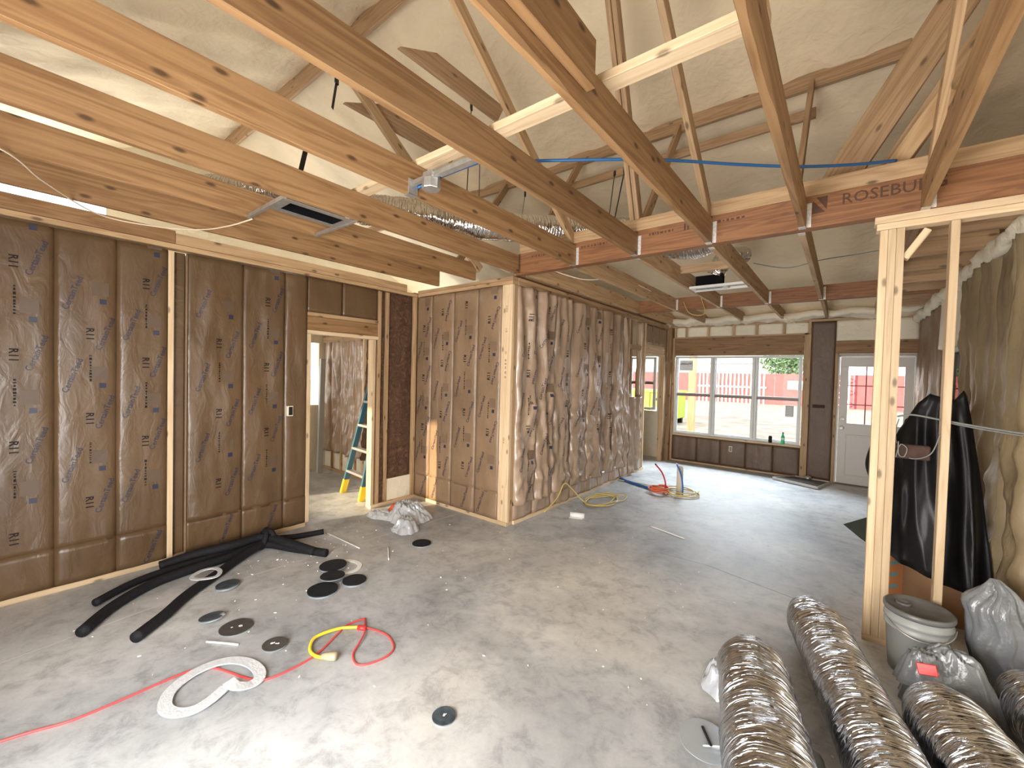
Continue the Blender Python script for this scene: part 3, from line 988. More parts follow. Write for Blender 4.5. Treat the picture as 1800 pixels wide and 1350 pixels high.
# ---- windows
def sash_window(name, label, units, z0, z1, y):
    """white vinyl window of several double sashes, each with its own rails and panes"""
    t = thing(name, label, None, ((units[0][0] + units[-1][1]) / 2, y, z0), kind='structure')
    x0, x1 = units[0][0], units[-1][1]
    fr = 0.035
    bx('window_frame', x0, x1, y + 0.01, y + 0.09, z1 - fr, z1, 'vinyl_white', t)
    bx('window_frame', x0, x1, y + 0.01, y + 0.09, z0, z0 + fr, 'vinyl_white', t)
    for k, (a, b) in enumerate(units):
        bx('window_frame', a, a + fr, y + 0.012, y + 0.09, z0 + fr, z1 - fr, 'vinyl_white', t)
        bx('window_frame', b - fr, b, y + 0.012, y + 0.09, z0 + fr, z1 - fr, 'vinyl_white', t)
        zm = z0 + (z1 - z0) * 0.505
        bx('meeting_rail', a + fr, b - fr, y + 0.035, y + 0.075, zm - 0.022, zm + 0.022, 'vinyl_rail', t)
        for (p, q) in ((z0 + fr, zm - 0.022), (zm + 0.022, z1 - fr)):
            s = bx('sash', a + fr, b - fr, y + 0.045, y + 0.07, p, p + 0.018, 'vinyl_white', t)
            bx('sash', a + fr, a + fr + 0.018, y + 0.045, y + 0.07, p + 0.018, q, 'vinyl_white', t)
            bx('sash', b - fr - 0.018, b - fr, y + 0.045, y + 0.07, p + 0.018, q, 'vinyl_white', t)
            bx('pane', a + fr + 0.018, b - fr - 0.018, y + 0.056, y + 0.060, p + 0.018, q, 'glass', t, bev=0)
    return t
w1 = sash_window('window_1', 'wide triple window in the far wall above a low paper-faced band',
                 [(-2.645, -1.953), (-1.950, -1.258), (-1.255, -0.565)], 0.55, 2.065, BY)
bx('window_sill', -2.655, -0.555, BY - 0.01, BY + 0.055, 0.512, 0.548, 'pale_wood', w1)
sash_window('window_2', 'narrow window seen through the open stud bay and far doorway', [(-3.60, -3.04)], 0.97, 2.055, BY)
# stickers on the panes
s1 = bx('sticker', -2.575, -2.325, BY + 0.052, BY + 0.055, 1.79, 1.99, 'sticker_pale', w1, bev=0)
flat_text('printed_maker_name', 'Westlake', (-2.45, BY + 0.051, 1.925), X, Z, 0.062, 'print_black', s1, 0.001, 0.9, mirror=True)
s2 = bx('sticker', -0.785, -0.665, BY + 0.052, BY + 0.055, 1.02, 1.21, 'sticker_grey', w1, bev=0)
for k in range(6):
    bx('printed_line', -0.775, -0.680, BY + 0.0505, BY + 0.0515, 1.035 + 0.028 * k, 1.047 + 0.028 * k, 'sticker_pale', s2, bev=0)

# ---- outside door
dr = thing('door_1', 'white outside door with a six-light window and round handles', None, (0.37, BY, 0), kind='structure')
bx('door_jamb', -0.088, -0.064, BY - 0.002, BY + 0.09, 0.0, 2.065, 'door_paint', dr)
bx('door_jamb', 0.812, 0.836, BY - 0.002, BY + 0.09, 0.0, 2.065, 'door_paint', dr)
bx('door_jamb', -0.088, 0.836, BY - 0.002, BY + 0.09, 2.042, 2.066, 'door_paint', dr)
gx0, gx1, gz0, gz1 = 0.045, 0.705, 0.985, 1.885
lf = bx('door_leaf', -0.060, 0.808, BY + 0.012, BY + 0.052, 0.02, gz0, 'door_paint', dr)
bx('door_leaf', -0.060, 0.808, BY + 0.012, BY + 0.052, gz1, 2.038, 'door_paint', dr)
bx('door_leaf', -0.060, gx0, BY + 0.012, BY + 0.052, gz0, gz1, 'door_paint', dr)
bx('door_leaf', gx1, 0.808, BY + 0.012, BY + 0.052, gz0, gz1, 'door_paint', dr)
for (a, b) in ((0.04, 0.35), (0.40, 0.71)):
    for (p0, p1) in (((a, .16), (b, .16)), ((a, .80), (b, .80)), ((a, .16), (a, .80)), ((b, .16), (b, .80))):
        board('panel_moulding', (p0[0], BY + 0.010, p0[1]), (p1[0], BY + 0.010, p1[1]), 0.016, 0.016, 'door_paint', dr)
for k in (1, 2):
    zz = gz0 + (gz1 - gz0) * k / 3
    bx('muntin', gx0, gx1, BY + 0.020, BY + 0.036, zz - 0.008, zz + 0.008, 'muntin', dr)
    xx = gx0 + (gx1 - gx0) * k / 3
    bx('muntin', xx - 0.008, xx + 0.008, BY + 0.020, BY + 0.036, gz0, gz1, 'muntin', dr)
bx('pane', gx0, gx1, BY + 0.040, BY + 0.044, gz0, gz1, 'glass', dr, bev=0)
for (nm, zz) in (('door_knob', 0.905), ('deadbolt', 1.045)):
    V, F, UV = sweep([Vector((-0.018, BY + 0.012, zz)), Vector((-0.018, BY + 0.004, zz)), Vector((-0.018, BY - 0.01, zz)),
                      Vector((-0.018, BY - 0.03, zz)), Vector((-0.018, BY - 0.05, zz)), Vector((-0.018, BY - 0.058, zz))], 0.03, 20,
                     rfun=None)
    prof = [0.036, 0.036, 0.016, 0.030, 0.030, 0.014] if nm == 'door_knob' else [0.034, 0.034, 0.034, 0.030, 0.012, 0.010]
    c = [Vector((-0.018, y_, zz)) for y_ in (BY + 0.012, BY + 0.004, BY - 0.01, BY - 0.03, BY - 0.05, BY - 0.058)]
    V = [c[i // 20] + (V[i] - c[i // 20]) * (prof[i // 20] / 0.03) for i in range(len(V))]
    part(nm, V, F, 'brass_white', dr, True)
bx('threshold', -0.09, 0.83, BY - 0.02, BY + 0.10, 0.0, 0.018, 'joint_dark', dr)

# ---- right wall beyond the short post wall
wr = thing('wall_right', 'side wall of loose tan paper insulation with foam along its top', None, (RX, 6.0, 0), kind='structure')
ry = [3.57, 3.98, 4.39, 4.80, 5.21, 5.50]
for i in range(5):
    a, b = ry[i], ry[i + 1]
    bt = Batt((RX + 0.01, b - 0.002, 0.042), -Y, Z, -X, b - a - 0.004, 2.52, 0.045, 0.022, 301.0 + i * 2.1, fold=0.05)
    bt.build('insulation_batt', 'kraft_olive', wr, nu=18, nv=70)
for i, (a, b) in enumerate(((6.72, 7.12), (7.12, 7.52), (7.52, 7.94), (7.94, 8.42))):
    bt = Batt((RX + 0.01, b - 0.002, 0.042), -Y, Z, -X, b - a - 0.004, 2.50, 0.035, 0.02, 331.0 + i * 2.1, fold=0.03)
    bt.build('insulation_batt', 'kraft_light', wr, nu=16, nv=60)
bx('stud', RX, RX + 0.089, 5.505, 5.545, 0.0, 2.58, 'stud_wood', wr)
bx('stud', RX, RX + 0.089, 6.665, 6.705, 0.0, 2.58, 'stud_wood', wr)
bx('stud', RX - 0.004, RX + 0.089, 8.425, 8.53, 0.0, 2.62, 'stud_wood', wr)
bt = Batt((RX - 0.01, 6.66, 2.02), -Y, Z, -X, 1.11, 0.58, 0.05, 0.04, 351.0)
bt.build('sprayed_foam', 'foam_pale', wr)
bt = Batt((RX + 0.01, 6.66, 0.042), -Y, Z, -X, 1.11, 0.84, 0.04, 0.02, 353.0, fold=0.03)
bt.build('insulation_batt', 'kraft_light', wr)
bx('bottom_plate', RX - 0.012, RX + 0.089, 3.57, 8.42, 0.0, 0.04, 'pale_wood', wr)
bx('top_plate', RX, RX + 0.089, 3.57, 8.53, 2.60, 2.66, 'stud_wood', wr)
hole_wall('sheathing', 'y', RX + 0.10, RX + 0.12, 3.56, 8.65, 2.85, [(5.55, 6.66, 0.89, 2.02)], 'foam_pale', wr)
P = [Vector((RX - 0.03 + 0.03 * nz(t * 0.31, 5), 3.56 + t * 0.05, 2.605 + 0.035 * nz(t * 0.23, 9))) for t in range(100)]
V, F, UV = sweep(P, 0.06, 12, rfun=lambda s, a: 0.065 + 0.035 * nz(s * 2.6, math.cos(a) * 0.8, math.sin(a) * 0.8) + 0.02 * nz(s * 9, math.cos(a) * 2, math.sin(a) * 2))
part('sprayed_foam', V, F, 'foam_pale', wr, True)
w3 = thing('window_3', 'narrow side window half hidden behind the bare stud', None, (RX, 6.1, 0.9), kind='structure')
for (a, b, p, q) in ((5.55, 6.66, 0.89, 0.93), (5.55, 6.66, 1.98, 2.02), (5.55, 5.59, 0.93, 1.98), (6.62, 6.66, 0.93, 1.98), (5.59, 6.62, 1.43, 1.47)):
    bx('window_frame', RX + 0.02, RX + 0.09, a, b, p, q, 'vinyl_white', w3)
bx('pane', RX + 0.055, RX + 0.059, 5.59, 6.62, 0.93, 1.98, 'glass', w3, bev=0)

# ---- short post wall carrying the beam
ws = thing('wall_stub', 'short bare wall of a tripled post, one stud and two plates under the beam', None, (0.45, PY, 0), kind='structure')
for k in range(3):
    bx('post', 0.142 + 0.0385 * k, 0.1795 + 0.0385 * k, PY, PY + 0.089, 0.04, 2.582, 'pale_wood', ws)
bx('stud', 0.452, 0.490, PY, PY + 0.089, 0.04, 2.582, 'pale_wood', ws)
bx('stud', 0.90, 0.94, PY, PY + 0.089, 0.04, 2.582, 'pale_wood', ws)
bx('stud', 1.70, 1.74, PY, PY + 0.089, 0.04, 2.582, 'pale_wood', ws)
bx('bottom_plate', 0.14, 2.80, PY, PY + 0.089, 0.0, 0.04, 'pale_wood', ws)
bx('top_plate', 0.125, 2.80, PY, PY + 0.089, 2.584, 2.623, 'pale_wood', ws)
bx('top_plate', 0.115, 2.80, PY, PY + 0.089, 2.625, 2.668, 'pale_wood', ws)
board('brace', (0.262, PY + 0.05, 2.40), (0.36, PY + 0.05, 2.56), 0.038, 0.06, 'pale_wood', ws, up=(0, 1, 0))
bx('sheathing', 0.96, 2.80, PY + 0.03, PY + 0.05, 0.04, 2.58, 'foam_pale', ws, bev=0)

# ---- walls behind and beside the photographer, with the openings that let the daylight in
wf = thing('wall_front', 'front wall behind the photographer with a patio door opening', None, (-2.0, -0.9, 0), kind='structure')
hole_wall('sheathing', 'x', -0.94, -0.90, -8.4, 3.2, 3.95, [(-1.77, -0.13, 0.02, 2.12), (-6.75, -5.0, 0.85, 2.15)], 'foam_pale', wf)
we = thing('wall_side', 'near side wall with a window opening', None, (2.8, 1.2, 0), kind='structure')
hole_wall('sheathing', 'y', 2.80, 2.84, -0.9, 3.47, 2.7, [(0.1, 1.9, 0.7, 2.2)], 'foam_pale', we)

# ---- the room behind the left doorway, and the one behind the partition
wr2 = thing('wall_far_room', 'dim stud wall with loose brown insulation seen through the left doorway', None, (-5.6, 3.52, 0), kind='structure')
xx = [-6.74, -6.48, -6.20, -5.96, -5.80, -5.60, -5.20, -4.80, -4.44]
for i in range(8):
    a, b = xx[i], xx[i + 1]
    bt = Batt((a + 0.02, 3.545, 0.31), X, Z, -Y, b - a - 0.04, 2.27, 0.04, 0.03, 401.0 + i * 3.3, fold=0.05)
    bt.build('insulation_batt', 'fibreglass' if i > 4 else 'kraft_shiny', wr2, nu=12, nv=60)
    bx('stud', b - 0.019, b + 0.019, 3.50, 3.585, 0.04, 2.585, 'pale_wood' if i == 4 else 'stud_wood', wr2)
    bx('foam_board', a + 0.02, b - 0.02, 3.525, 3.56, 0.042, 0.31, 'foam_pale', wr2)
bx('header', -6.74, -5.62, 3.47, 3.50, 2.07, 2.16, 'stud_wood', wr2)
bx('bottom_plate', -6.74, -4.44, 3.50, 3.585, 0.0, 0.04, 'stud_wood', wr2)
bx('top_plate', -6.74, -4.44, 3.50, 3.585, 2.588, 2.665, 'stud_wood', wr2)
wo = thing('wall_outer', 'outer wall of the left room with a bright window opening', None, (-6.76, 1.5, 0), kind='structure')
hole_wall('sheathing', 'y', -6.82, -6.76, -0.9, 8.65, 2.72, [(2.70, 3.42, 1.05, 2.06)], 'foam_pale', wo)

# ================================================================== OUTSIDE
gr = tag(part('outdoor_ground', [(-60, 8.66, -0.18), (40, 8.66, -0.18), (60, 80, 0.0), (-90, 80, 0.0)], [(0, 1, 2, 3)], 'mud'),
         'pale muddy building lot outside the far window', None, kind='structure')
gr2 = tag(part('outdoor_ground', [(-60, -40, -0.18), (40, -40, -0.18), (40, -1.0, -0.18), (-60, -1.0, -0.18)], [(0, 1, 2, 3)], 'mud'),
          'bare ground in front of the house', None, kind='structure')
# unseen deck and screens added to keep the sun out of the patio door
po = thing('sun_block', 'added sun-blocking deck and screens outside the patio door behind the photographer', None, (-1.7, -3.5, 2.2), kind='structure')
bx('sun_block_deck', -4.2, 2.4, -6.6, -0.95, 2.32, 2.40, 'stud_wood', po)
bx('sun_block_screen', -4.2, 2.4, -6.6, -6.5, -0.18, 2.32, 'fence_white', po)
bx('sun_block_screen', -4.2, -4.1, -6.5, -0.95, -0.18, 2.32, 'fence_white', po)

fy = 36.0
red = thing('red_fence', 'long red site fence with white uprights outside the far window', 'fence', (-5, fy, 0))
n = 0
x = -22.0
while x < 8.0:
    bx('panel', x, x + 1.48, fy, fy + 0.06, -0.1, 2.15, 'barn_red', red, bev=0)
    x += 1.5
for k in range(17):
    x = -9.2 + 0.28 * k
    bx('upright', x, x + 0.11, fy - 0.09, fy - 0.03, -0.1, 2.12, 'fence_white', red, bev=0)
bx('rail', -9.3, -4.5, fy - 0.12, fy - 0.09, 1.05, 1.17, 'fence_white', red, bev=0)
bx('notice', -3.2, -1.9, fy - 0.10, fy - 0.05, 1.05, 1.65, 'fence_white', red, bev=0)
for (x, lab) in ((-12.1, 'white lattice mast by the red fence beside the timber post'), (-0.6, 'white lattice mast by the red fence right of the tree')):
    t = thing('lattice_mast', lab, 'mast', (x, fy - 1.0, -0.1), group='masts on the lot')
    for s in (0, 0.8):
        bx('mast_leg', x + s, x + s + 0.09, fy - 1.0, fy - 0.91, -0.1, 6.5, 'fence_white', t, bev=0)
    for k in range(8):
        z = 0.0 + 0.8 * k
        board('mast_brace', (x + 0.045, fy - 0.95, z), (x + 0.845, fy - 0.95, z + 0.4), 0.06, 0.06, 'fence_white', t, bev=0)
        board('mast_brace', (x + 0.845, fy - 0.95, z + 0.4), (x + 0.045, fy - 0.95, z + 0.8), 0.06, 0.06, 'fence_white', t, bev=0)
tp = thing('timber_post', 'square timber porch post outside the left window light', 'post', (-2.76, 10.2, -0.18))
bx('shaft', -2.83, -2.69, 10.13, 10.27, -0.15, 2.9, 'outdoor_timber', tp)
bx('foot', -2.85, -2.67, 10.11, 10.29, -0.18, -0.14, 'galvanised', tp)
sk = thing('lime_skip', 'lime green site skip outside the left window light', 'skip', (-6.2, 17.0, -0.15))
bx('body', -7.6, -5.05, 16.4, 17.8, 0.05, 1.05, 'lime_paint', sk, bev=0.03)
bx('rim', -7.65, -5.0, 16.35, 17.85, 1.05, 1.15, 'lime_paint', sk, bev=0.01)
for k in range(4):
    bx('rib', -7.3 + 0.6 * k, -7.22 + 0.6 * k, 16.33, 16.4, 0.05, 1.05, 'lime_paint', sk)
bx('notice', -5.85, -5.45, 16.36, 16.4, 0.75, 0.85, 'print_black', sk, bev=0)
bx('notice', -5.9, -5.4, 16.36, 16.4, 0.25, 0.5, 'fence_white', sk, bev=0)
bx('skid', -7.5, -5.1, 16.5, 16.65, -0.17, 0.05, 'print_black', sk)
bx('skid', -7.5, -5.1, 17.5, 17.65, -0.17, 0.05, 'print_black', sk)
rnd = random.Random(5)
for k, (x, y, a, l) in enumerate(((-1.5, 12.1, 0.25, 1.3), (-1.3, 12.25, -0.15, 1.2), (-1.45, 12.4, 0.5, 1.2), (-0.9, 12.0, 0.9, 1.1))):
    lb_ = ['lowest pale scrap board outside on the mud', 'scrap board lying crossways outside on the mud',
           'scrap board tilted on the pile outside the middle window light', 'short scrap board on the right of the outdoor pile'][k]
    o = board('scrap_board', (x - l / 2 * math.cos(a), y - l / 2 * math.sin(a), -0.10 + 0.045 * k), (x + l / 2 * math.cos(a), y + l / 2 * math.sin(a), -0.10 + 0.045 * k), 0.14, 0.04, 'outdoor_timber')
    tag(o, lb_, 'board', 'scrap boards outside')
cb = thing('cardboard_carton', 'open cardboard carton outside below the left window light', 'box', (-3.0, 11.2, -0.18))
bx('body', -3.35, -2.55, 10.95, 11.5, -0.175, 0.16, 'cardboard', cb)
board('flap', (-3.35, 10.92, 0.17), (-2.55, 10.92, 0.17), 0.16, 0.008, 'cardboard', cb)
tr = thing('tree', 'pale green tree behind the red fence', 'tree', (-3.6, 44, 0))
tube('trunk', [(-3.6, 44, -0.1), (-3.5, 44, 1.5), (-3.7, 44, 3.2), (-3.5, 44, 4.4)], 0.18, 'bark', tr)
V, F = [], []
rnd = random.Random(3)
for k in range(2600):
    a, b_, r_ = rnd.uniform(0, 2 * PI), rnd.uniform(-1, 1), rnd.random() ** 0.4
    s = math.sqrt(1 - b_ * b_)
    c = Vector((-3.5 + 2.6 * r_ * s * math.cos(a), 44 + 2.2 * r_ * s * math.sin(a), 3.6 + 1.9 * r_ * b_))
    u = Vector((rnd.uniform(-1, 1), rnd.uniform(-1, 1), rnd.uniform(-1, 1))).normalized() * 0.15
    v = u.orthogonal().normalized() * 0.09
    i0 = len(V)
    V += [c - u, c - v, c + u, c + v]
    F.append((i0, i0 + 1, i0 + 2, i0 + 3))
tag(part('foliage', V, F, 'leaf', tr), None, None, None, 'stuff')
hs = thing('far_house', 'pale house beyond the red fence in the middle window light', 'house', (-8.5, 52, 0))
bx('wall', -13.5, -6.0, 50, 56, -0.1, 3.4, 'far_house', hs, bev=0)
part('roof', [(-13.8, 49.6, 3.4), (-5.7, 49.6, 3.4), (-5.7, 56.4, 3.4), (-13.8, 56.4, 3.4), (-13.8, 53, 5.2), (-5.7, 53, 5.2)],
     [(0, 1, 5, 4), (2, 3, 4, 5), (0, 4, 3), (1, 2, 5), (0, 3, 2, 1)], 'sticker_grey', hs)
for x in (-12.2, -9.6, -7.4):
    bx('window', x, x + 0.9, 49.93, 50.0, 1.3, 2.5, 'sticker_grey', hs, bev=0)

# ================================================================== THINGS ON THE FLOOR
# ---- black foam pipe sleeves knotted together
pb = thing('pipe_insulation_bundle', 'bundle of long black foam pipe sleeves knotted together along the left wall', 'pipe insulation', (-3.9, 1.2, 0))
def sleeve(pts, r=0.034):
    P = catmull([(x, y, z) for x, y, z in pts], 8)
    V, F, UV = sweep(P, r, 14)
    return part('foam_sleeve', V, F, 'black_foam', pb, True)
r_ = 0.035
sleeve([(-3.50, 0.36, r_), (-3.73, 0.53, r_), (-3.91, 0.77, r_), (-3.97, 1.02, r_), (-4.0, 1.27, r_), (-4.06, 1.56, .04), (-3.76, 1.72, r_), (-3.48, 1.85, r_)])
sleeve([(-3.87, 0.46, r_), (-4.02, 0.67, r_), (-4.09, 0.91, r_), (-4.12, 1.31, r_), (-4.14, 1.59, .05), (-4.03, 1.83, .04), (-3.93, 2.06, .05)], 0.026)
sleeve([(-3.20, 0.55, r_), (-3.36, 0.72, r_), (-3.54, 0.88, r_), (-3.73, 1.11, r_), (-3.92, 1.34, .04), (-4.05, 1.57, .06)])
sleeve([(-4.18, 0.86, .05), (-4.17, 1.08, .07), (-4.10, 1.31, .09), (-4.10, 1.58, .09), (-3.84, 1.68, .08), (-3.56, 1.78, .05)], 0.036)
tube('knot', [(-4.10 + 0.075 * math.cos(a), 1.58 + 0.03 * math.sin(a) - 0.02 * math.cos(a), 0.075 + 0.07 * math.sin(a)) for a in [k * PI / 5 for k in range(10)]], 0.026, 'black_foam', pb, 10, 4, closed=True)
tube('knot', [(-4.06 + 0.06 * math.cos(a), 1.615 + 0.02 * math.cos(a), 0.08 + 0.072 * math.sin(a)) for a in [k * PI / 5 for k in range(10)]], 0.022, 'black_foam', pb, 10, 4, closed=True)

# ---- cut-out discs
def disc(name, x, y, z, rx, ry, rot, th, top, edge, label, tilt=(0, 0), spots=0, notch=False, seed=0, group='duct cut-out discs on the floor'):
    t = thing(name, label, 'disc', (x, y, z), group)
    seg = 36
    rnd = random.Random(seed)
    def outline(k):
        a = 2 * PI * k / seg
        w_ = 1 + 0.025 * nz(math.cos(a) * 2 + seed, math.sin(a) * 2)
        if notch and 0 <= k <= 3:
            w_ *= 0.55
        p = Vector((rx * w_ * math.cos(a), ry * w_ * math.sin(a), 0))
        p.rotate(Matrix.Rotation(rot, 3, 'Z'))
        return p
    def place(p, h):
        return Vector((x + p.x, y + p.y, z + h + p.x * tilt[0] + p.y * tilt[1]))
    lo = min(outline(k).x * tilt[0] + outline(k).y * tilt[1] for k in range(seg))
    h0 = -lo
    for (nm, a, b, m) in (('rim', 0.0, th * 0.6, edge), ('face', th * 0.6, th, top)):
        V = [place(outline(k), h0 + a) for k in range(seg)] + [place(outline(k), h0 + b) for k in range(seg)]
        F = [(k, (k + 1) % seg, seg + (k + 1) % seg, seg + k) for k in range(seg)] + [tuple(reversed(range(seg))), tuple(range(seg, 2 * seg))]
        f = part(nm, V, F, m, t)
    for k in range(spots):
        c = outline(0) * 0.0 + Vector((rnd.uniform(-.25, .25) * rx, rnd.uniform(-.25, .25) * ry, 0))
        r = rnd.uniform(0.08, 0.14) * rx
        V = [place(c + Vector((r * math.cos(a) * rnd.uniform(.6, 1.2), r * math.sin(a) * rnd.uniform(.6, 1.2), 0)), h0 + th + 0.0012) for a in [j * PI / 4 for j in range(8)]]
        part('scuff', V, [tuple(range(8))], 'chip_white', f)
    return t
disc('rubber_disc', -3.53, 1.12, 0.0, 0.075, 0.075, 0, 0.02, 'slate_board', 'disc_edge', 'small dark disc touching the pale ring by the black sleeves', (0.05, 0.05), seed=1)
disc('rubber_disc', -2.93, 0.98, 0.0, 0.092, 0.092, 0, 0.008, 'grey_board', 'disc_edge', 'large flat charcoal disc with pale scuffs nearest the black sleeves', spots=3, seed=2)
disc('rubber_disc', -2.57, 1.06, 0.0, 0.070, 0.062, 0.4, 0.010, 'grey_board', 'disc_edge', 'charcoal disc with a scuffed centre beside the white stick', spots=4, seed=3, tilt=(0, 0.06))
disc('rubber_disc', -3.14, 0.91, 0.0, 0.075, 0.055, 0.7, 0.014, 'slate_board', 'disc_edge', 'torn mottled blue-grey disc between sleeves and charcoal disc', tilt=(0.10, 0.12), seed=4, notch=True)
disc('rubber_disc', -3.245, 1.785, 0.007, 0.105, 0.105, 0, 0.018, 'charcoal_board', 'disc_edge', 'black disc lying inside the white ring, rearmost of the cluster', seed=5, tilt=(0.02, 0.02))
disc('rubber_disc', -3.06, 1.68, 0.022, 0.090, 0.090, 0, 0.012, 'charcoal_board', 'disc_edge', 'black disc in the middle of the cluster overlapping its neighbours', seed=6, tilt=(0.03, -0.03))
disc('rubber_disc', -2.95, 1.545, 0.0, 0.105, 0.105, 0, 0.020, 'charcoal_board', 'disc_edge', 'black disc at the near end of the cluster', seed=7)
disc('rubber_disc', -2.91, 1.775, 0.0, 0.088, 0.088, 0, 0.018, 'charcoal_board', 'disc_edge', 'black disc at the right end of the cluster', seed=8)
disc('rubber_disc', -3.09, 2.58, 0.0, 0.088, 0.088, 0, 0.012, 'charcoal_board', 'disc_edge', 'lone dark disc near the crumpled plastic bag', seed=9)
disc('rubber_disc', -1.43, 1.35, 0.0, 0.056, 0.056, 0, 0.010, 'slate_board', 'disc_edge', 'small mottled disc alone on the bright floor', spots=3, seed=10)
# shiny sheet metal disc with a slit
sdsc = disc('metal_disc', -0.43, 1.985, 0.0, 0.112, 0.088, 0.75, 0.004, 'silver_sheet', 'silver_sheet', 'shiny bent metal disc with a slit beside the foil ducts', tilt=(-0.25, 0.18), seed=11, group=None)
board('slit', (-0.455, 2.03, 0.052), (-0.40, 1.965, 0.032), 0.012, 0.004, 'print_black', sdsc)
board('crease', (-0.43, 1.945, 0.034), (-0.35, 2.01, 0.028), 0.006, 0.003, 'white_plastic', sdsc)

# ---- rings and strap loops
def ribbon(name, pts, wd, th, mat, label, cat, closed=True, lift=None, group=None):
    P = catmull([(x, y, 0) for x, y in pts], 8, closed)
    nP = len(P)
    V, F = [], []
    for i, p in enumerate(P):
        t = (P[(i + 1) % nP] - P[i - 1]) if closed else (P[min(i + 1, nP - 1)] - P[max(i - 1, 0)])
        t.normalize()
        s = Vector((-t.y, t.x, 0)) * wd / 2
        h = 0.002 + (lift(i / nP) if lift else 0)
        up = Z * th
        V += [p - s + Z * h, p + s + Z * h, p + s + Z * h + up, p - s + Z * h + up]
    for i in range(nP if closed else nP - 1):
        a, b = i * 4, ((i + 1) % nP) * 4
        for k in range(4):
            F.append((a + k, a + (k + 1) % 4, b + (k + 1) % 4, b + k))
    if not closed:
        F += [(3, 2, 1, 0), tuple((nP - 1) * 4 + k for k in range(4))]
    return tag(part(name, V, F, mat), label, cat, group)
ribbon('bubble_foil_strip', [(-2.40, 0.77), (-2.35, 0.785), (-2.32, 0.83), (-2.33, 0.885), (-2.40, 0.91), (-2.50, 0.90), (-2.59, 0.85), (-2.635, 0.77), (-2.63, 0.67),
        (-2.57, 0.575), (-2.47, 0.53), (-2.39, 0.55), (-2.345, 0.61), (-2.355, 0.68), (-2.395, 0.755)], 0.056, 0.006, 'bubble_wrap',
       'curled silver bubble-foil strip looped across the red cord', 'strip', closed=False, lift=lambda t: 0.02 * max(0, 1 - t * 6) + 0.0105)
ribbon('bubble_foil_ring', [(-3.72, 0.95), (-3.79, 1.02), (-3.78, 1.10), (-3.69, 1.12), (-3.61, 1.07), (-3.65, 0.98)], 0.030, 0.005, 'bubble_wrap',
       'small pale foil ring lying over a black sleeve', 'ring', lift=lambda t: 0.068)
ribbon('white_ring', [(-3.28, 1.845), (-3.29, 1.915), (-3.21, 1.96), (-3.12, 1.95), (-3.065, 1.88), (-3.09, 1.80), (-3.17, 1.765), (-3.25, 1.79)], 0.036, 0.004, 'white_plastic',
       'white ring partly under the black disc cluster', 'ring')

# ---- red cord with its yellow pigtail
rc = thing('extension_cord', 'thin red extension cord trailing across the floor with a yellow pigtail end', 'cord', (-2.4, 1.2, 0))
pts = [(-2.86, -0.30), (-2.80, -0.05), (-2.75, 0.12), (-2.70, 0.25), (-2.69, 0.45), (-2.69, 0.6), (-2.67, 0.71), (-2.59, 0.78), (-2.38, 0.86), (-2.31, 0.92), (-2.29, 1.05), (-2.31, 1.19), (-2.38, 1.33), (-2.43, 1.44), (-2.41, 1.55)]
tube('cable', [(x, y, 0.006) for i, (x, y) in enumerate(pts)], 0.0055, 'red_cord', rc)
pts = [(-2.41, 1.55), (-2.27, 1.46), (-2.2, 1.38), (-2.15, 1.31), (-2.06, 1.28), (-2.01, 1.33), (-1.99, 1.43), (-2.03, 1.5), (-2.15, 1.54), (-2.29, 1.51), (-2.32, 1.475)]
tube('cable', [(x, y, 0.006 if i not in (1, 2) else 0.016) for i, (x, y) in enumerate(pts)], 0.0055, 'red_cord', rc)
tube('yellow_pigtail', [(-2.35, 1.465, 0.012), (-2.42, 1.39, 0.012), (-2.44, 1.29, 0.020), (-2.43, 1.22, 0.022), (-2.37, 1.17, 0.012), (-2.30, 1.16, 0.012), (-2.24, 1.18, 0.014)], 0.0095, 'yellow_cord', rc)
tube('red_socket', [(-2.345, 1.462, 0.014), (-2.325, 1.472, 0.014), (-2.30, 1.485, 0.014)], 0.015, 'red_plastic', rc, curve=False)
V, F, UV = sweep([Vector((-2.25, 1.175, 0.022)), Vector((-2.235, 1.185, 0.022)), Vector((-2.205, 1.205, 0.024)), Vector((-2.185, 1.22, 0.025)), Vector((-2.175, 1.226, 0.025))], 0.02, 12)
c = [Vector((-2.25, 1.175, 0.022)), Vector((-2.235, 1.185, 0.022)), Vector((-2.205, 1.205, 0.024)), Vector((-2.185, 1.22, 0.025)), Vector((-2.175, 1.226, 0.025))]
pr = [0.5, 0.9, 1.15, 1.2, 1.0]
V = [c[i // 12] + (V[i] - c[i // 12]) * pr[i // 12] for i in range(len(V))]
part('clear_plug', V, F, 'plug_clear', rc, True)

# ---- sticks, scraps and chips
for (a, b, r, lab, nm, m) in (((-2.90, 0.815), (-2.73, 0.925), 0.006, 'flat white stick beside the charcoal discs', 'white_stick', 'white_board'),
                              ((-4.00, 2.12), (-3.42, 2.135), 0.005, 'long thin pale rod from the sleeve ends towards the bag', 'white_stick', 'white_board'),
                              ((-3.25, 2.32), (-3.03, 2.17), 0.006, 'short upright-looking pale dowel left of the lone disc', 'white_stick', 'white_board'),
                              ((-1.62, 4.54), (-1.22, 4.42), 0.006, 'thin white rod on the grey floor right of the partition', 'white_stick', 'white_board')):
    o = tube(nm, [(a[0], a[1], r), ((a[0] + b[0]) / 2, (a[1] + b[1]) / 2, r * 1.2), (b[0], b[1], r)], r, m, None, 6, 3)
    tag(o, lab, 'stick', 'loose white sticks on the floor')
pr_ = thing('paper_roll', 'small white paper scrap curled on the floor by the partition corner', 'paper', (-2.36, 4.24, 0))
V, F, UV = sweep([Vector((-2.43, 4.21, 0.03)), Vector((-2.36, 4.24, 0.032)), Vector((-2.28, 4.27, 0.028))], 0.028, 12)
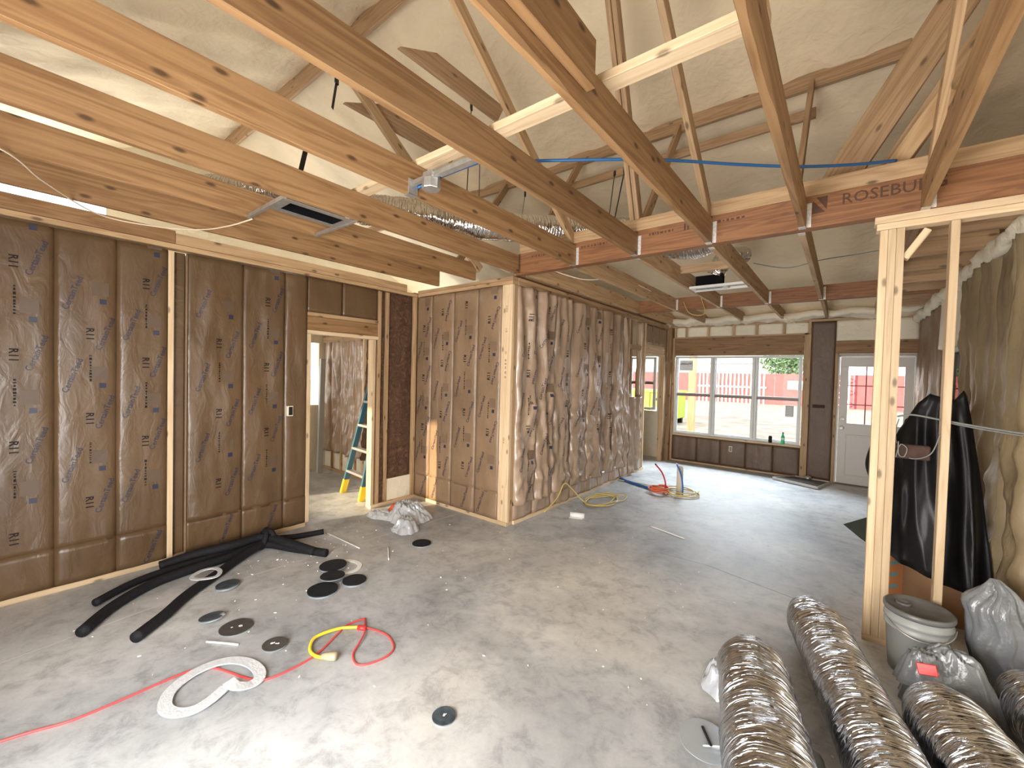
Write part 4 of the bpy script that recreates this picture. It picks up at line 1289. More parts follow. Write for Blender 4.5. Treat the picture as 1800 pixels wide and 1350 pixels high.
part('curl', V, F, 'white_plastic', pr_, True)
board('loose_edge', (-2.43, 4.19, 0.004), (-2.29, 4.25, 0.004), 0.06, 0.003, 'white_plastic', pr_)
V, F = [], []
rnd = random.Random(11)
for k in range(230):
    while True:
        x, y = rnd.uniform(-4.1, 0.4), rnd.uniform(0.1, 6.5)
        if (x > -2.7 or y < 3.3):
            break
    if rnd.random() < 0.35:
        x, y = rnd.gauss(-3.6, 0.3), rnd.gauss(1.7, 0.3)
        if x < -4.2:
            continue
    s = rnd.uniform(0.002, 0.0055) * (1.7 if rnd.random() < 0.08 else 1)
    a = rnd.uniform(0, PI)
    i0 = len(V)
    for h in (0.0, s * 0.8):
        for q in range(4):
            an = a + q * PI / 2
            V.append((x + s * math.cos(an) * (1.6 if q % 2 else 0.8), y + s * math.sin(an) * (1.6 if q % 2 else 0.8), h + 0.0005))
    F += [(i0 + 3, i0 + 2, i0 + 1, i0), (i0 + 4, i0 + 5, i0 + 6, i0 + 7)] + [(i0 + q, i0 + (q + 1) % 4, i0 + 4 + (q + 1) % 4, i0 + 4 + q) for q in range(4)]
tag(part('foam_crumbs', V, F, 'chip_white'), 'scattered white foam crumbs over the concrete floor', 'debris', None, 'stuff')

# ---- crumpled plastic
def crumple(name, c, rx, ry, h, rot, seed, mat, parent, nr=16, na=56, rough=1.0, base=0.0, ex=1.7):
    """a slumped film bag: polar height field with radiating folds and a ragged hem"""
    V, F = [], []
    ca, sa = math.cos(rot), math.sin(rot)
    for i in range(nr + 1):
        t = i / nr
        for k in range(na):
            a = 2 * PI * k / na
            hem = 1 + 0.22 * nz(math.cos(a) * 1.6 + seed, math.sin(a) * 1.6, seed) + 0.10 * nz(math.cos(a) * 5 + seed, math.sin(a) * 5, seed)
            r = t * hem
            x, y = r * rx * math.cos(a), r * ry * math.sin(a)
            fold = 1 - abs(nz(a * 2.1 + 3 * nz(t * 2, seed), t * 2.2, seed + 2)) * 2.4
            z = h * (1 - t ** ex) * (0.78 + 0.30 * fold * rough * min(1, 2.2 * t)) + 0.018 * rough * nz(x * 16 + seed, y * 16, seed) * (1 - 0.6 * t)
            if t > 0.97:
                z = 0.0
            V.append((c[0] + x * ca - y * sa, c[1] + x * sa + y * ca, c[2] + max(base, z) + 0.003))
    for i in range(nr):
        for k in range(na):
            k2 = (k + 1) % na
            F.append((i * na + k, (i + 1) * na + k, (i + 1) * na + k2, i * na + k2))
    return part(name, V, F, mat, parent, True)
bg = thing('plastic_bag', 'crumpled silvery plastic bag with orange print by the left doorway', 'bag', (-3.75, 2.85, 0))
crumple('bag_body', (-3.74, 2.92, 0), 0.27, 0.20, 0.19, 0.4, 3, 'poly_bag', bg, 22, 90, rough=1.9)
crumple('bag_neck', (-3.52, 2.72, 0), 0.18, 0.14, 0.12, -0.6, 8, 'poly_bag', bg, 16, 64, 1.9)
crumple('bag_tail', (-4.00, 2.76, 0), 0.23, 0.10, 0.07, 0.25, 14, 'poly_bag', bg, 14, 56, 1.8)
crumple('printed_patch', (-3.98, 2.93, 0.02), 0.09, 0.07, 0.10, 0.3, 19, 'bag_red', bg, 8, 24, 1.2)

# ---- cable coil at the partition foot
cc = thing('cable_coil', 'loose coil of yellow cable at the foot of the wrinkled partition', 'cable', (-2.5, 5.0, 0))
pts = [(-2.665, 4.02, .05), (-2.665, 4.30, .16), (-2.665, 4.45, .30), (-2.65, 4.62, .20), (-2.58, 4.78, .03)]
for k in range(26):
    a = -PI / 2 + k * 2 * PI / 9.0
    rr = 0.17 + 0.08 * (k / 26) + 0.02 * math.sin(k * 1.7)
    pts.append((-2.44 + rr * math.cos(a) * 0.8, 5.02 + rr * math.sin(a) * 1.45, 0.010 + 0.006 * (k % 4)))
pts += [(-2.32, 5.45, 0.02), (-2.22, 5.25, 0.012), (-2.24, 5.08, 0.03)]
tube('cable', pts, 0.0075, 'cable_yellow', cc, 6, 5)
tube('cable_tip', [(-2.24, 5.08, 0.03), (-2.245, 5.05, 0.035)], 0.009, 'white_plastic', cc, 6, 2)

# ---- plumbing stub-up with its tubing
ps = thing('drain_stub', 'white drain stub rising from the slab beside red and blue tubes', 'pipe', (-1.79, 6.16, 0))
lathe('pipe', [(0.043, 0.0), (0.043, 0.36), (0.043, 0.375), (0.037, 0.375), (0.037, 0.30)], 'pvc', ps, 24, (-1.79, 6.16, 0))
rp_ = thing('red_tube', 'red water tube curving up from the coil on the slab', 'tube', (-1.97, 6.00, 0))
tube('tube', [(-1.95, 6.02, 0.0), (-1.945, 6.02, 0.14), (-1.99, 5.99, 0.29), (-2.06, 5.93, 0.40)], 0.011, 'pex_red', rp_)
tube('cap', [(-2.06, 5.93, 0.40), (-2.064, 5.927, 0.412)], 0.0125, 'print_black', rp_, curve=False)
bp_ = thing('blue_tube', 'blue water tube curving up in front of the drain stub', 'tube', (-1.72, 6.05, 0))
tube('tube', [(-1.72, 6.06, 0.0), (-1.72, 6.06, 0.14), (-1.75, 6.05, 0.30), (-1.80, 6.03, 0.43)], 0.011, 'pex_blue', bp_)
tube('cap', [(-1.80, 6.03, 0.43), (-1.803, 6.028, 0.442)], 0.0125, 'white_plastic', bp_, curve=False)
oc = thing('orange_tube_coil', 'tight red-orange tube coil at the foot of the red tube', 'tube', (-2.02, 6.0, 0))
pts = []
for k in range(34):
    a = k * 2 * PI / 10
    rr = 0.12 + 0.02 * math.sin(k * 0.9)
    pts.append((-2.02 + rr * math.cos(a), 5.97 + rr * math.sin(a) * 0.9, 0.012 + 0.0022 * k + 0.012 * math.sin(k * 2.2) ** 2))
tube('tube', pts, 0.011, 'pex_orange', oc, 6, 4)
yc = thing('yellow_cable_ring', 'flat ring of tan cable around the drain stub', 'cable', (-1.75, 6.15, 0))
pts = []
for k in range(38):
    a = k * 2 * PI / 12
    rr = 0.21 + 0.04 * math.sin(k * 0.7)
    pts.append((-1.76 + rr * math.cos(a), 6.13 + rr * math.sin(a), 0.010 + 0.0012 * k))
tube('cable', pts, 0.008, 'cable_yellow', yc, 6, 4)
tube('cable', [(-2.73, 6.20, 0.012), (-2.40, 6.24, 0.01), (-2.05, 6.22, 0.012), (-1.90, 6.25, 0.03)], 0.007, 'cable_yellow', yc, 6, 6)
bl_ = thing('blue_tube_run', 'dark blue tubes lying from the partition foot to the coil', 'tube', (-2.4, 6.15, 0))
tube('tube', [(-2.745, 6.30, 0.03), (-2.60, 6.24, 0.014), (-2.35, 6.14, 0.014), (-2.12, 6.05, 0.014)], 0.013, 'pex_blue', bl_)
tube('tube', [(-2.745, 6.27, 0.02), (-2.60, 6.20, 0.012), (-2.35, 6.09, 0.012), (-2.12, 6.00, 0.012)], 0.011, 'wire_blue', bl_)

# ---- tray, bottle and can at the far window
ty = thing('metal_tray', 'low dark metal tray on the floor below the far window', 'tray', (-0.52, 8.2, 0))
q = [(-0.88, 8.12), (-0.27, 7.84), (-0.135, 8.40), (-0.60, 8.50)]
part('pan', [(x, y, 0.004) for x, y in q] + [(x, y, 0.035) for x, y in q], [(3, 2, 1, 0), (4, 5, 6, 7), (0, 1, 5, 4), (1, 2, 6, 5), (2, 3, 7, 6), (3, 0, 4, 7)], 'tray_metal', ty)
for a, b in ((0, 1), (1, 2), (2, 3), (3, 0)):
    board('rim', (*q[a], 0.026), (*q[b], 0.026), 0.014, 0.04, 'tray_edge', ty)
cn = thing('tape_roll', 'small silver roll of tape at the back of the metal tray', 'tape', (-0.42, 8.36, 0.036))
lathe('roll', [(0.05, 0.0), (0.05, 0.05), (0.034, 0.05), (0.034, 0.01)], 'galvanised', cn, 22, (-0.42, 8.36, 0.0365))
lathe('core', [(0.034, 0.0), (0.034, 0.046), (0.030, 0.046), (0.030, 0.005)], 'white_plastic', cn, 22, (-0.42, 8.36, 0.037))
kb = thing('dark_can', 'dark drink can on the far window sill', 'can', (-0.985, 8.545, 0.548))
lathe('body', [(0.024, 0.0), (0.028, 0.012), (0.028, 0.10), (0.023, 0.118)], 'print_black', kb, 20, (-0.985, 8.550, 0.5485))
lathe('lid', [(0.022, 0.118), (0.022, 0.122)], 'tray_metal', kb, 20, (-0.985, 8.550, 0.5485))
gb = thing('green_bottle', 'clear green soda bottle on the far window sill', 'bottle', (-0.80, 8.55, 0.548))
lathe('bottle', [(0.026, 0.0), (0.031, 0.01), (0.029, 0.06), (0.031, 0.11), (0.022, 0.145), (0.012, 0.165), (0.012, 0.185)], 'green_plastic', gb, 20, (-0.80, 8.550, 0.5485))
lathe('label_band', [(0.0318, 0.070), (0.0318, 0.105)], 'sticker_pale', gb, 20, (-0.80, 8.550, 0.5485))
lathe('cap', [(0.014, 0.186), (0.014, 0.202)], 'pex_blue', gb, 16, (-0.80, 8.550, 0.5485))

# ---- step ladder in the left room
ld = thing('step_ladder', 'blue fibreglass step ladder with yellow feet behind the left doorway', 'ladder', (-4.9, 3.0, 0))
top = Vector((-4.60, 3.10, 1.72))
fa, fb = Vector((-5.18, 2.97, 0)), Vector((-4.66, 2.915, 0))
ta, tb = Vector((-4.72, 3.13, 1.72)), Vector((-4.44, 3.10, 1.72))
for f, t_ in ((fa, ta), (fb, tb)):
    board('rail', f + (t_ - f) * 0.10, t_, 0.03, 0.075, 'ladder_blue', ld, up=(0, 1, 0))
    board('foot', f + Vector((0, 0, 0.005)), f + (t_ - f) * 0.11, 0.034, 0.080, 'ladder_yellow', ld, up=(0, 1, 0))
for k in range(1, 6):
    s = k / 5.6
    a, b = fa + (ta - fa) * s, fb + (tb - fb) * s
    board('step', a, b, 0.075, 0.03, 'aluminium', ld)
ga, gb_ = Vector((-5.10, 3.40, 0)), Vector((-4.62, 3.38, 0))
for f, t_ in ((ga, ta), (gb_, tb)):
    board('rear_rail', f, t_, 0.025, 0.05, 'ladder_blue', ld, up=(0, 1, 0))
for s in (0.15, 0.45):
    board('rear_brace', ga + (ta - ga) * s, gb_ + (tb - gb_) * s, 0.02, 0.02, 'aluminium', ld)
bx('top_cap', -4.76, -4.40, 3.04, 3.20, 1.72, 1.77, 'ladder_yellow', ld)
gbar = tag(board('grey_plank', (-6.42, 3.28, 0.0), (-6.52, 3.36, 1.80), 0.05, 0.08, 'sticker_grey', up=(0, 1, 0)), 'tall grey plank leaning in the room behind the left doorway', 'plank')

# ---- foil flexible ducts in the foreground
def flex(name, pts, r, label, mat='foil', pitch=0.030, n=26, seg=44, amp=0.035, ends=True, group=None, seed=0, parent=None):
    P0 = catmull(pts, n)
    # even spacing
    P = [P0[0]]
    step = pitch / 5
    for a, b in zip(P0[:-1], P0[1:]):
        l = (b - a).length
        k = max(1, int(round(l / step)))
        for j in range(1, k + 1):
            P.append(a.lerp(b, j / k))
    tot = sum((b - a).length for a, b in zip(P[:-1], P[1:]))
    def rf(s, a):
        t = min(s, tot - s) / 0.10
        taper = 1.0 if not ends else min(1.0, 0.80 + 0.20 * min(1, max(0, t)))
        rib = math.sin(2 * PI * s / pitch + a)
        return r * taper * (1 + amp * 0.6 * rib * (0.6 + 0.8 * nz(s * 6, math.cos(a), seed)) + amp * 1.3 * nz(s * 16 + seed, math.cos(a) * 2.4, math.sin(a) * 2.4)
                            + 0.05 * nz(s * 2.2 + seed, math.cos(a), math.sin(a)))
    V, F, UV = sweep(P, r, seg, cap=False, rfun=rf)
    me = mesh('jacket', V, F, True)
    uvl = me.uv_layers.new(name='UVMap')
    for lp in me.loops:
        uvl.data[lp.index].uv = UV[lp.vertex_index]
    if parent is None:
        t = thing(name, label, 'duct', (P[len(P) // 2].x, P[len(P) // 2].y, P[len(P) // 2].z - r), group)
    else:
        t = parent
    link('jacket', me, mat, t, Matrix())
    # insulation and inner liner at the far end
    for e, (i0, i1) in enumerate(((0, 6), (len(P) - 1, len(P) - 7))):
        d = (P[i1] - P[i0]).normalized()
        c0 = P[i0] + d * 0.012
        q = [c0, c0 + d * 0.06]
        V2, F2, _ = sweep(q, r * 0.77, 28)
        part('insulation_end', V2, F2, 'insulation_white', t, True)
        q = [c0 - d * 0.004, c0 + d * 0.05]
        V2, F2, _ = sweep(q, r * 0.5, 24)
        part('inner_liner', V2, F2, 'print_black', t, True)
    return t
flex('flex_duct', [(-0.335, 2.50, 0.168), (-0.28, 2.25, 0.168), (-0.20, 1.95, 0.168), (-0.10, 1.55, 0.168), (0.0, 1.10, 0.168)], 0.160,
     'foil flexible duct nearest the metal disc, leftmost of the four', group='foil ducts on the floor', seed=1)
flex('flex_duct', [(-0.13, 3.28, 0.150), (-0.03, 2.95, 0.150), (0.07, 2.55, 0.150), (0.18, 2.13, 0.150), (0.30, 1.65, 0.150), (0.40, 1.2, 0.150)], 0.142,
     'longest foil flexible duct, second from the left, reaching the tripled post', group='foil ducts on the floor', seed=4)
flex('flex_duct', [(0.375, 2.67, 0.165), (0.43, 2.47, 0.165), (0.515, 2.15, 0.165), (0.63, 1.7, 0.165), (0.72, 1.2, 0.165)], 0.155,
     'foil flexible duct with white torn end, third from the left', group='foil ducts on the floor', seed=7)
flex('flex_duct', [(0.74, 3.10, 0.16), (0.80, 2.80, 0.16), (0.89, 2.40, 0.16), (1.0, 1.9, 0.16), (1.1, 1.4, 0.16)], 0.150,
     'foil flexible duct at the right edge by the grey bag', group='foil ducts on the floor', seed=9)
# collars of torn plastic at two duct ends
o = crumple('plastic_scrap', (-0.47, 2.44, 0), 0.09, 0.14, 0.13, 0.2, 23, 'poly_bag', None, 10, 30, 1.2)
tag(o, 'clear plastic scrap at the far end of the leftmost foil duct', 'plastic')
gc = thing('grey_cylinder', 'short grey plastic sleeve between the two left foil ducts', 'sleeve', (-0.02, 2.02, 0))
V, F, UV = sweep(catmull([(-0.055, 2.16, 0.045), (-0.02, 2.03, 0.045), (0.02, 1.88, 0.045)], 6), 0.042, 18, rfun=lambda s, a: 0.042 + 0.006 * nz(s * 14, math.cos(a) * 2, math.sin(a) * 2))
part('sleeve', V, F, 'poly_bag_dark', gc, True)

# ---- bucket, bags, carton and black sheet behind the post
bk = thing('bucket', 'grey plastic bucket with a dark dished lid behind the tripled post', 'bucket', (0.44, 3.23, 0))
bc = (0.372, 3.295, 0.0)
lathe('body', [(0.120, 0.0), (0.128, 0.10), (0.137, 0.245), (0.146, 0.25), (0.146, 0.262), (0.139, 0.268), (0.140, 0.285), (0.148, 0.29), (0.148, 0.305), (0.141, 0.31), (0.142, 0.335)], 'bucket_plastic', bk, 40, bc)
lid = lathe('lid', [(0.148, 0.335), (0.152, 0.345), (0.152, 0.362), (0.142, 0.368), (0.134, 0.352), (0.02, 0.350), (0.001, 0.350)], 'bucket_lid', bk, 40, bc)
lathe('spout_cap', [(0.034, 0.350), (0.034, 0.362), (0.027, 0.366), (0.024, 0.358)], 'bucket_lid', lid, 20, (bc[0] - 0.06, bc[1] + 0.03, 0.0))
tube('bail_handle', [(bc[0] + 0.153 * math.cos(a), bc[1] + 0.153 * math.sin(a) , 0.30 - 0.06 * math.sin((a - R(200)) / R(150) * PI)) for a in [R(200 + 15 * k) for k in range(11)]], 0.004, 'galvanised', bk, 6, 4)

g1 = thing('grey_bag', 'slumped grey plastic bag with a red tag in front of the bucket', 'bag', (0.46, 2.98, 0))
crumple('bag_body', (0.46, 2.985, 0.0), 0.20, 0.125, 0.40, -0.1, 33, 'poly_bag_dark', g1, 24, 64, 0.42, ex=2.2)
crumple('bag_fold', (0.36, 2.93, 0.12), 0.11, 0.06, 0.20, 0.2, 37, 'poly_bag_dark', g1, 12, 40, 0.8, ex=2.5)
board('red_tag', (0.325, 2.835, 0.245), (0.395, 2.830, 0.262), 0.050, 0.012, 'red_plastic', g1, up=(0.2, -1, 0.4))
g2 = thing('grey_bag', 'tall pointed grey plastic bag at the right edge against the black sheet', 'bag', (0.71, 3.32, 0))
V, F = [], []
na, nr = 48, 22
for i in range(nr + 1):
    t = i / nr
    for k in range(na):
        a = 2 * PI * k / na
        fold = 1 - abs(nz(math.cos(a) * 2.2 + 0.7 * t, math.sin(a) * 2.2, 1.3 + t * 0.8)) * 2.6
        r = (0.098 - 0.012 * t + 0.02 * math.sin(t * PI)) * (0.82 + 0.30 * fold) * (1 if t < 0.72 else max(0.02, 1 - ((t - 0.72) / 0.28) ** 1.4))
        V.append((0.70 + r * 1.15 * math.cos(a) - 0.06 * max(0, t - 0.3) + 0.02 * nz(t * 4, 3) + 0.035 * nz(math.cos(a) * 1.3 + 7, math.sin(a) * 1.3, t * 5), 3.315 + r * 0.85 * math.sin(a), 0.615 * t ** 0.9))
for i in range(nr):
    for k in range(na):
        F.append((i * na + k, i * na + (k + 1) % na, (i + 1) * na + (k + 1) % na, (i + 1) * na + k))
F.append(tuple(range(nr * na, (nr + 1) * na)))
part('bag_body', V, F, 'poly_bag_dark', g2, True)

bxk = thing('cardboard_box', 'brown cardboard box with an orange printed edge under the black sheet', 'box', (0.52, 4.28, 0))
bx('body', 0.29, 0.76, 4.06, 4.50, 0.0, 0.40, 'cardboard', bxk, bev=0.004)
bx('printed_side', 0.295, 0.37, 4.056, 4.059, 0.01, 0.39, 'cardboard_orange', bxk, bev=0)
for k in range(4):
    board('printed_mark', (0.30, 4.0545, 0.08 + 0.085 * k), (0.345, 4.0545, 0.11 + 0.085 * k), 0.025, 0.002, 'print_teal', bxk, (0, 1, 0), 0)
board('flap', (0.29, 4.10, 0.404), (0.76, 4.10, 0.404), 0.09, 0.004, 'cardboard', bxk)

# black sheet: a stiff film hung over a hidden stack, wide at the hem
bs = thing('black_plastic_sheet', 'tall black plastic sheet draped behind the post and stud', 'sheet', (0.5, 4.0, 0))
def lerp_list(L_, s_):
    for (p, q) in zip(L_[:-1], L_[1:]):
        if s_ <= q[0] + 1e-9:
            return p[1] + (q[1] - p[1]) * (s_ - p[0]) / (q[0] - p[0])
    return L_[-1][1]
V, F = [], []
nu, nt_ = 44, 26
for j in range(nt_ + 1):
    t = j / nt_
    for i in range(nu + 1):
        q = i / nu
        zt = lerp_list([(0, 1.38), (0.18, 1.50), (0.38, 1.57), (0.62, 1.545), (0.80, 1.535), (0.93, 1.60), (1, 1.56)], q)
        zh = lerp_list([(0, 0.42), (0.45, 0.36), (1, 0.25)], q)
        xl = lerp_list([(0, 0.345), (0.1, 0.30), (0.3, 0.285), (1, 0.262)], t)
        xr = lerp_list([(0, 0.635), (0.15, 0.665), (0.5, 0.725), (1, 0.80)], t)
        fold = 0.06 * (1 - abs(nz(q * 3.6 + 0.4 * t, t * 0.7, 4)) * 3) * (0.15 + 0.85 * t)
        y_ = 4.02 - 0.14 * math.sin(q * PI) * (0.3 + 0.7 * t) - fold - 0.02 * nz(q * 9, t * 4, 2)
        V.append((xl + (xr - xl) * q, y_, zt + (zh - zt) * t))
for j in range(nt_):
    for i in range(nu):
        p = j * (nu + 1) + i
        F.append((p, p + nu + 1, p + nu + 2, p + 1))
o = part('drape', V, F, 'black_plastic', bs, True)
md = o.modifiers.new('film', 'SOLIDIFY')
md.thickness = 0.006
V = [(0.235, 4.00, 0.70), (0.028, 4.02, 0.565), (0.13, 4.00, 0.49), (0.24, 3.97, 0.43), (0.30, 3.98, 0.60)]
o = part('corner_flap', V, [(0, 1, 2, 3, 4)], 'olive_sheet', bs)
o.modifiers.new('film', 'SOLIDIFY').thickness = 0.006
V, F, UV = sweep(catmull([(0.20, 4.02, 1.20), (0.175, 4.02, 1.10), (0.172, 4.02, 1.02), (0.20, 4.02, 0.93)], 5), 0.032, 12)
part('rolled_edge', V, F, 'black_plastic', bs, True)

# grey cable strung through the stud
gcab = thing('grey_cable', 'grey cable strung level from the tripled post past the bare stud', 'cable', (0.5, 3.42, 1.4))
tube('cable', [(0.262, 3.50, 1.43), (0.33, 3.51, 1.445), (0.45, 3.52, 1.425), (0.60, 3.52, 1.40), (0.80, 3.52, 1.375), (1.05, 3.52, 1.36)], 0.0055, 'cable_grey', gcab)
tube('cable', [(0.46, 3.535, 1.415), (0.62, 3.535, 1.385), (0.82, 3.535, 1.36), (1.05, 3.535, 1.35)], 0.0045, 'cable_grey', gcab)
tube('cable_loop', [(0.265, 3.44, 1.42), (0.258, 3.50, 1.34), (0.272, 3.52, 1.24), (0.33, 3.50, 1.18), (0.41, 3.47, 1.22), (0.445, 3.46, 1.34)], 0.003, 'cable_grey', gcab)
wbk = thing('wood_offcut', 'dark stained wood offcut fixed level beside the tripled post', 'offcut', (0.34, 3.53, 1.22))
bx('block', 0.258, 0.415, 3.50, 3.55, 1.175, 1.262, 'dark_brown_box', wbk, bev=0.006)
tube('wire_twist', [(0.262, 3.495, 1.18), (0.28, 3.485, 1.26), (0.31, 3.485, 1.24), (0.30, 3.485, 1.19), (0.275, 3.485, 1.20), (0.27, 3.485, 1.28)], 0.003, 'cable_grey', wbk)

# ================================================================== OVERHEAD
# ---- register boots
def register(label, x0, x1, y0, y1, z, mat, arms):
    t = thing('ceiling_register', label, 'register', ((x0 + x1) / 2, (y0 + y1) / 2, z), 'ceiling register boots')
    f = 0.045
    bx('flange', x0, x1, y0, y0 + f, z, z + 0.006, mat, t, bev=0)
    bx('flange', x0, x1, y1 - f, y1, z, z + 0.006, mat, t, bev=0)
    bx('flange', x0, x0 + f, y0 + f, y1 - f, z, z + 0.006, mat, t, bev=0)
    bx('flange', x1 - f, x1, y0 + f, y1 - f, z, z + 0.006, mat, t, bev=0)
    bx('boot', x0 + f, x1 - f, y0 + f, y1 - f, z + 0.05, z + 0.15, 'register_black', t, bev=0)
    for (a, b, p, q) in ((x0 + f - .004, x0 + f, y0 + f, y1 - f), (x1 - f, x1 - f + .004, y0 + f, y1 - f), (x0 + f, x1 - f, y0 + f - .004, y0 + f), (x0 + f, x1 - f, y1 - f, y1 - f + .004)):
        bx('boot_wall', a, b, p, q, z + 0.006, z + 0.05, 'register_black', t, bev=0)
    for (a, b, p, q) in arms:
        bx('mounting_rail', a, b, p, q, z - 0.004, z + 0.022, mat, t, bev=0)
    return t
register('grey ceiling register boot with a black opening hung between left joists', -2.955, -2.705, 1.15, 1.60, CZ - 0.006, 'galvanised',
         [(-3.26, -2.70, 1.13, 1.15), (-3.26, -2.70, 1.60, 1.62)])
register('pale ceiling register boot between joists near the far window', -1.44, -1.06, 5.10, 5.26, CZ - 0.002, 'vinyl_white',
         [(-1.44, -0.88, 5.06, 5.08), (-1.44, -0.88, 5.28, 5.30)])

# ---- fixture box on its bar hanger
fb_ = thing('fixture_box', 'round metal fixture box on a bar hanger between two joists', 'box', (-1.86, 1.56, 2.72))
bx('bar', -2.020, -1.462, 1.548, 1.572, CZ + 0.045, CZ + 0.070, 'galvanised', fb_, bev=0)
bx('bar', -1.80, -1.462, 1.576, 1.594, CZ + 0.050, CZ + 0.075, 'galvanised', fb_, bev=0)
bx('bracket', -2.022, -2.016, 1.535, 1.60, CZ - 0.004, CZ + 0.085, 'galvanised', fb_, bev=0)
bx('bracket', -2.062, -2.016, 1.535, 1.60, CZ - 0.006, CZ - 0.002, 'galvanised', fb_, bev=0)
lathe('can', [(0.05, 0.0), (0.052, 0.004), (0.052, 0.054), (0.046, 0.058)], 'galvanised', fb_, 8, (-1.86, 1.57, CZ - 0.012), smooth=False)
bx('clamp', -1.90, -1.82, 1.54, 1.60, CZ + 0.046, CZ + 0.085, 'galvanised', fb_)

# ---- wires
o = tube('blue_wire', [(-2.02, 1.60, 2.72), (-1.84, 1.66, 2.77), (-1.62, 1.80, 2.85), (-1.55, 2.04, 2.92), (-1.18, 2.31, 2.93), (-0.91, 2.53, 2.94), (-0.55, 2.87, 2.945), (-0.26, 3.12, 2.95), (0.0, 3.30, 2.96), (0.2, 3.48, 3.0)], 0.009, 'wire_blue', None)
tag(o, 'dark blue wire sagging over the joists from the fixture box to the beam', 'wire')
o = tube('white_wire', [(-3.05, -0.30, 2.66), (-3.21, 0.05, 2.65), (-3.59, 0.22, 2.65), (-4.05, 0.50, 2.655), (-4.00, 0.80, 2.65), (-3.80, 1.01, 2.65), (-3.50, 1.10, 2.645), (-3.25, 1.16, 2.66)], 0.0045, 'cable_white', None)
tag(o, 'thin white wire hanging in a curve under the left joists', 'wire')
o = tube('white_wire', [(-3.20, 2.25, 2.88), (-2.95, 2.55, 2.80), (-2.75, 2.95, 2.72), (-2.74, 3.2, 2.69), (-2.78, 3.42, 2.69)], 0.005, 'cable_white', None)
tag(o, 'white wire slanting down to the partition plate beneath the joists', 'wire')
o = tube('white_wire', [(-2.60, 3.75, 2.80), (-2.35, 4.20, 2.72), (-2.15, 4.7, 2.80), (-2.05, 5.3, 2.78), (-2.12, 5.9, 2.80)], 0.006, 'cable_white', None)
tag(o, 'white cable sagging between joists above the wrinkled partition', 'wire')
o = tube('tan_wire', [(-1.70, 6.55, 2.85), (-1.62, 6.50, 2.60), (-1.72, 6.48, 2.56), (-1.85, 6.50, 2.62), (-1.95, 6.58, 2.80)], 0.005, 'cable_yellow', None)
tag(o, 'tan wire drooping in a loop under the second beam', 'wire')
o = tube('grey_wire', [(-0.85, 5.4, 2.95), (-0.55, 5.6, 2.90), (-0.24, 5.55, 2.93), (0.05, 5.7, 2.98), (0.3, 5.5, 2.95)], 0.005, 'cable_grey', None)
tag(o, 'grey wire running over the joist near the tripled post', 'wire')
o = tube('white_wire', [(-0.82, 7.9, 2.66), (-0.72, 7.88, 2.60), (-0.60, 7.9, 2.52), (-0.52, 7.9, 2.50)], 0.005, 'cable_white', None)
tag(o, 'short white wire end hanging above the far window', 'wire')

# ---- ducts and straps in the roof space
flex('attic_duct', [(-3.35, 1.95, 3.02), (-3.00, 2.30, 2.99), (-2.75, 2.75, 3.00), (-2.45, 3.25, 3.04), (-2.05, 3.85, 3.10), (-1.70, 4.20, 3.14)], 0.13,
     'foil duct lying over the joists above the partition corner', 'foil_attic', group='foil ducts in the roof', seed=21)
flex('attic_duct', [(-1.80, 4.60, 3.16), (-1.55, 4.50, 3.06), (-1.30, 4.52, 3.00), (-1.05, 4.50, 3.02)], 0.135,
     'foil duct end showing between joists just beyond the beam', 'foil_attic', group='foil ducts in the roof', seed=24)
flex('attic_duct', [(-1.20, 5.22, 2.83), (-1.16, 5.22, 2.92), (-1.12, 5.35, 3.05), (-1.00, 5.65, 3.12)], 0.10,
     'foil duct elbow dropping onto the pale register boot', 'foil_attic', group='foil ducts in the roof', seed=27, ends=False)
flex('attic_duct', [(-4.20, 1.0, 3.05), (-3.75, 1.25, 3.02), (-3.35, 1.42, 2.98), (-3.05, 1.42, 2.93)], 0.11,
     'foil duct glimpsed above the left joists by the grey register boot', 'foil_attic', group='foil ducts in the roof', seed=29)
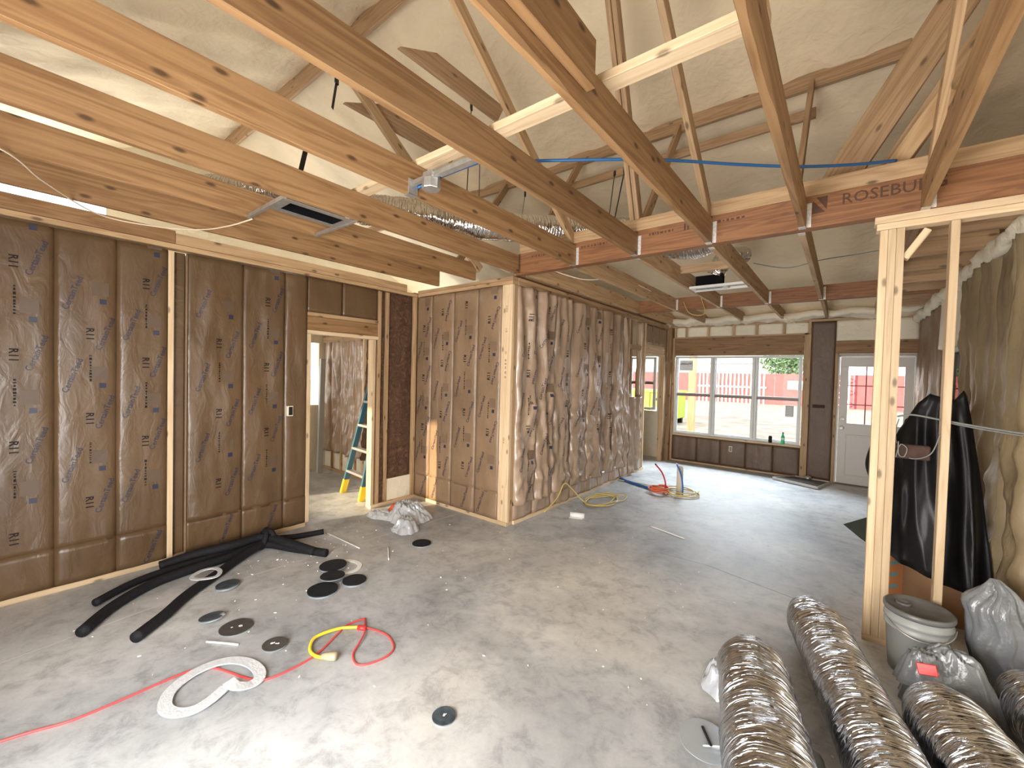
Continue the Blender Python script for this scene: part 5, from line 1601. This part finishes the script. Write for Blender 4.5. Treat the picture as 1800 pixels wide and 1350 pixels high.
def strap(p0, p1, label, wd=0.03):
    t = thing('duct_strap', label, 'strap', p1, 'black duct straps')
    board('web', p0, p1, wd, 0.004, 'black_strap', t, up=(0.78, 0.62, 0), bev=0)
    p0 = Vector(p0)
    board('knot', p0 + Vector((0, 0, -0.02)), p0 + Vector((0.0, 0.0, 0.03)), wd * 1.3, 0.02, 'black_strap', t, up=(0.78, 0.62, 0), bev=0.004)
strap((-2.60, 2.62, 3.92), (-2.62, 2.60, 3.02), 'long black strap left of a pair hanging from the pointed tie', 0.034)
strap((-2.58, 2.72, 3.55), (-2.56, 2.70, 3.02), 'long black strap right of a pair under the pointed tie', 0.034)
strap((-1.93, 4.05, 3.72), (-1.96, 4.00, 3.22), 'short black strap over the brace left of the doubled post', 0.03)
strap((-1.82, 4.05, 3.74), (-1.90, 4.00, 3.20), 'wide black strap over the brace beside the doubled post', 0.055)
strap((-2.95, 2.45, 3.25), (-2.96, 2.44, 3.05), 'small black tie end standing over the duct above the partition', 0.025)
strap((-3.30, 1.55, 3.35), (-3.35, 1.50, 3.02), 'black strap seen between the second and third joists', 0.06)
strap((-2.55, 3.35, 3.42), (-2.58, 3.33, 3.12), 'forked black tie end above the partition corner', 0.03)
strap((-3.00, 1.62, 3.75), (-3.02, 1.60, 3.55), 'small black tie hanging from the roof above the left joists', 0.03)

# ---- outlet boxes
def outlet(label, c, wall):
    t = thing('outlet_box', label, 'outlet box', c, 'outlet boxes in the walls')
    x, y, z = c
    if wall == 'x':
        bx('box', x - 0.05, x + 0.012, y - 0.028, y + 0.028, z - 0.05, z + 0.05, 'pvc', t)
        bx('opening', x + 0.0122, x + 0.0135, y - 0.016, y + 0.022, z - 0.042, z + 0.042, 'print_black', t, bev=0)
    else:
        bx('box', x - 0.028, x + 0.028, y - 0.012, y + 0.05, z - 0.05, z + 0.05, 'pvc', t)
        bx('opening', x - 0.020, x + 0.020, y - 0.0135, y - 0.0122, z - 0.042, z + 0.042, 'tray_metal', t, bev=0)
    return t
outlet('pale switch box set in the left wall beside the doorway', (LX + 0.025, 1.895, 1.21), 'x')
outlet('small outlet box in the dark band below the far window', (-1.60, BY - 0.012, 0.36), 'y')
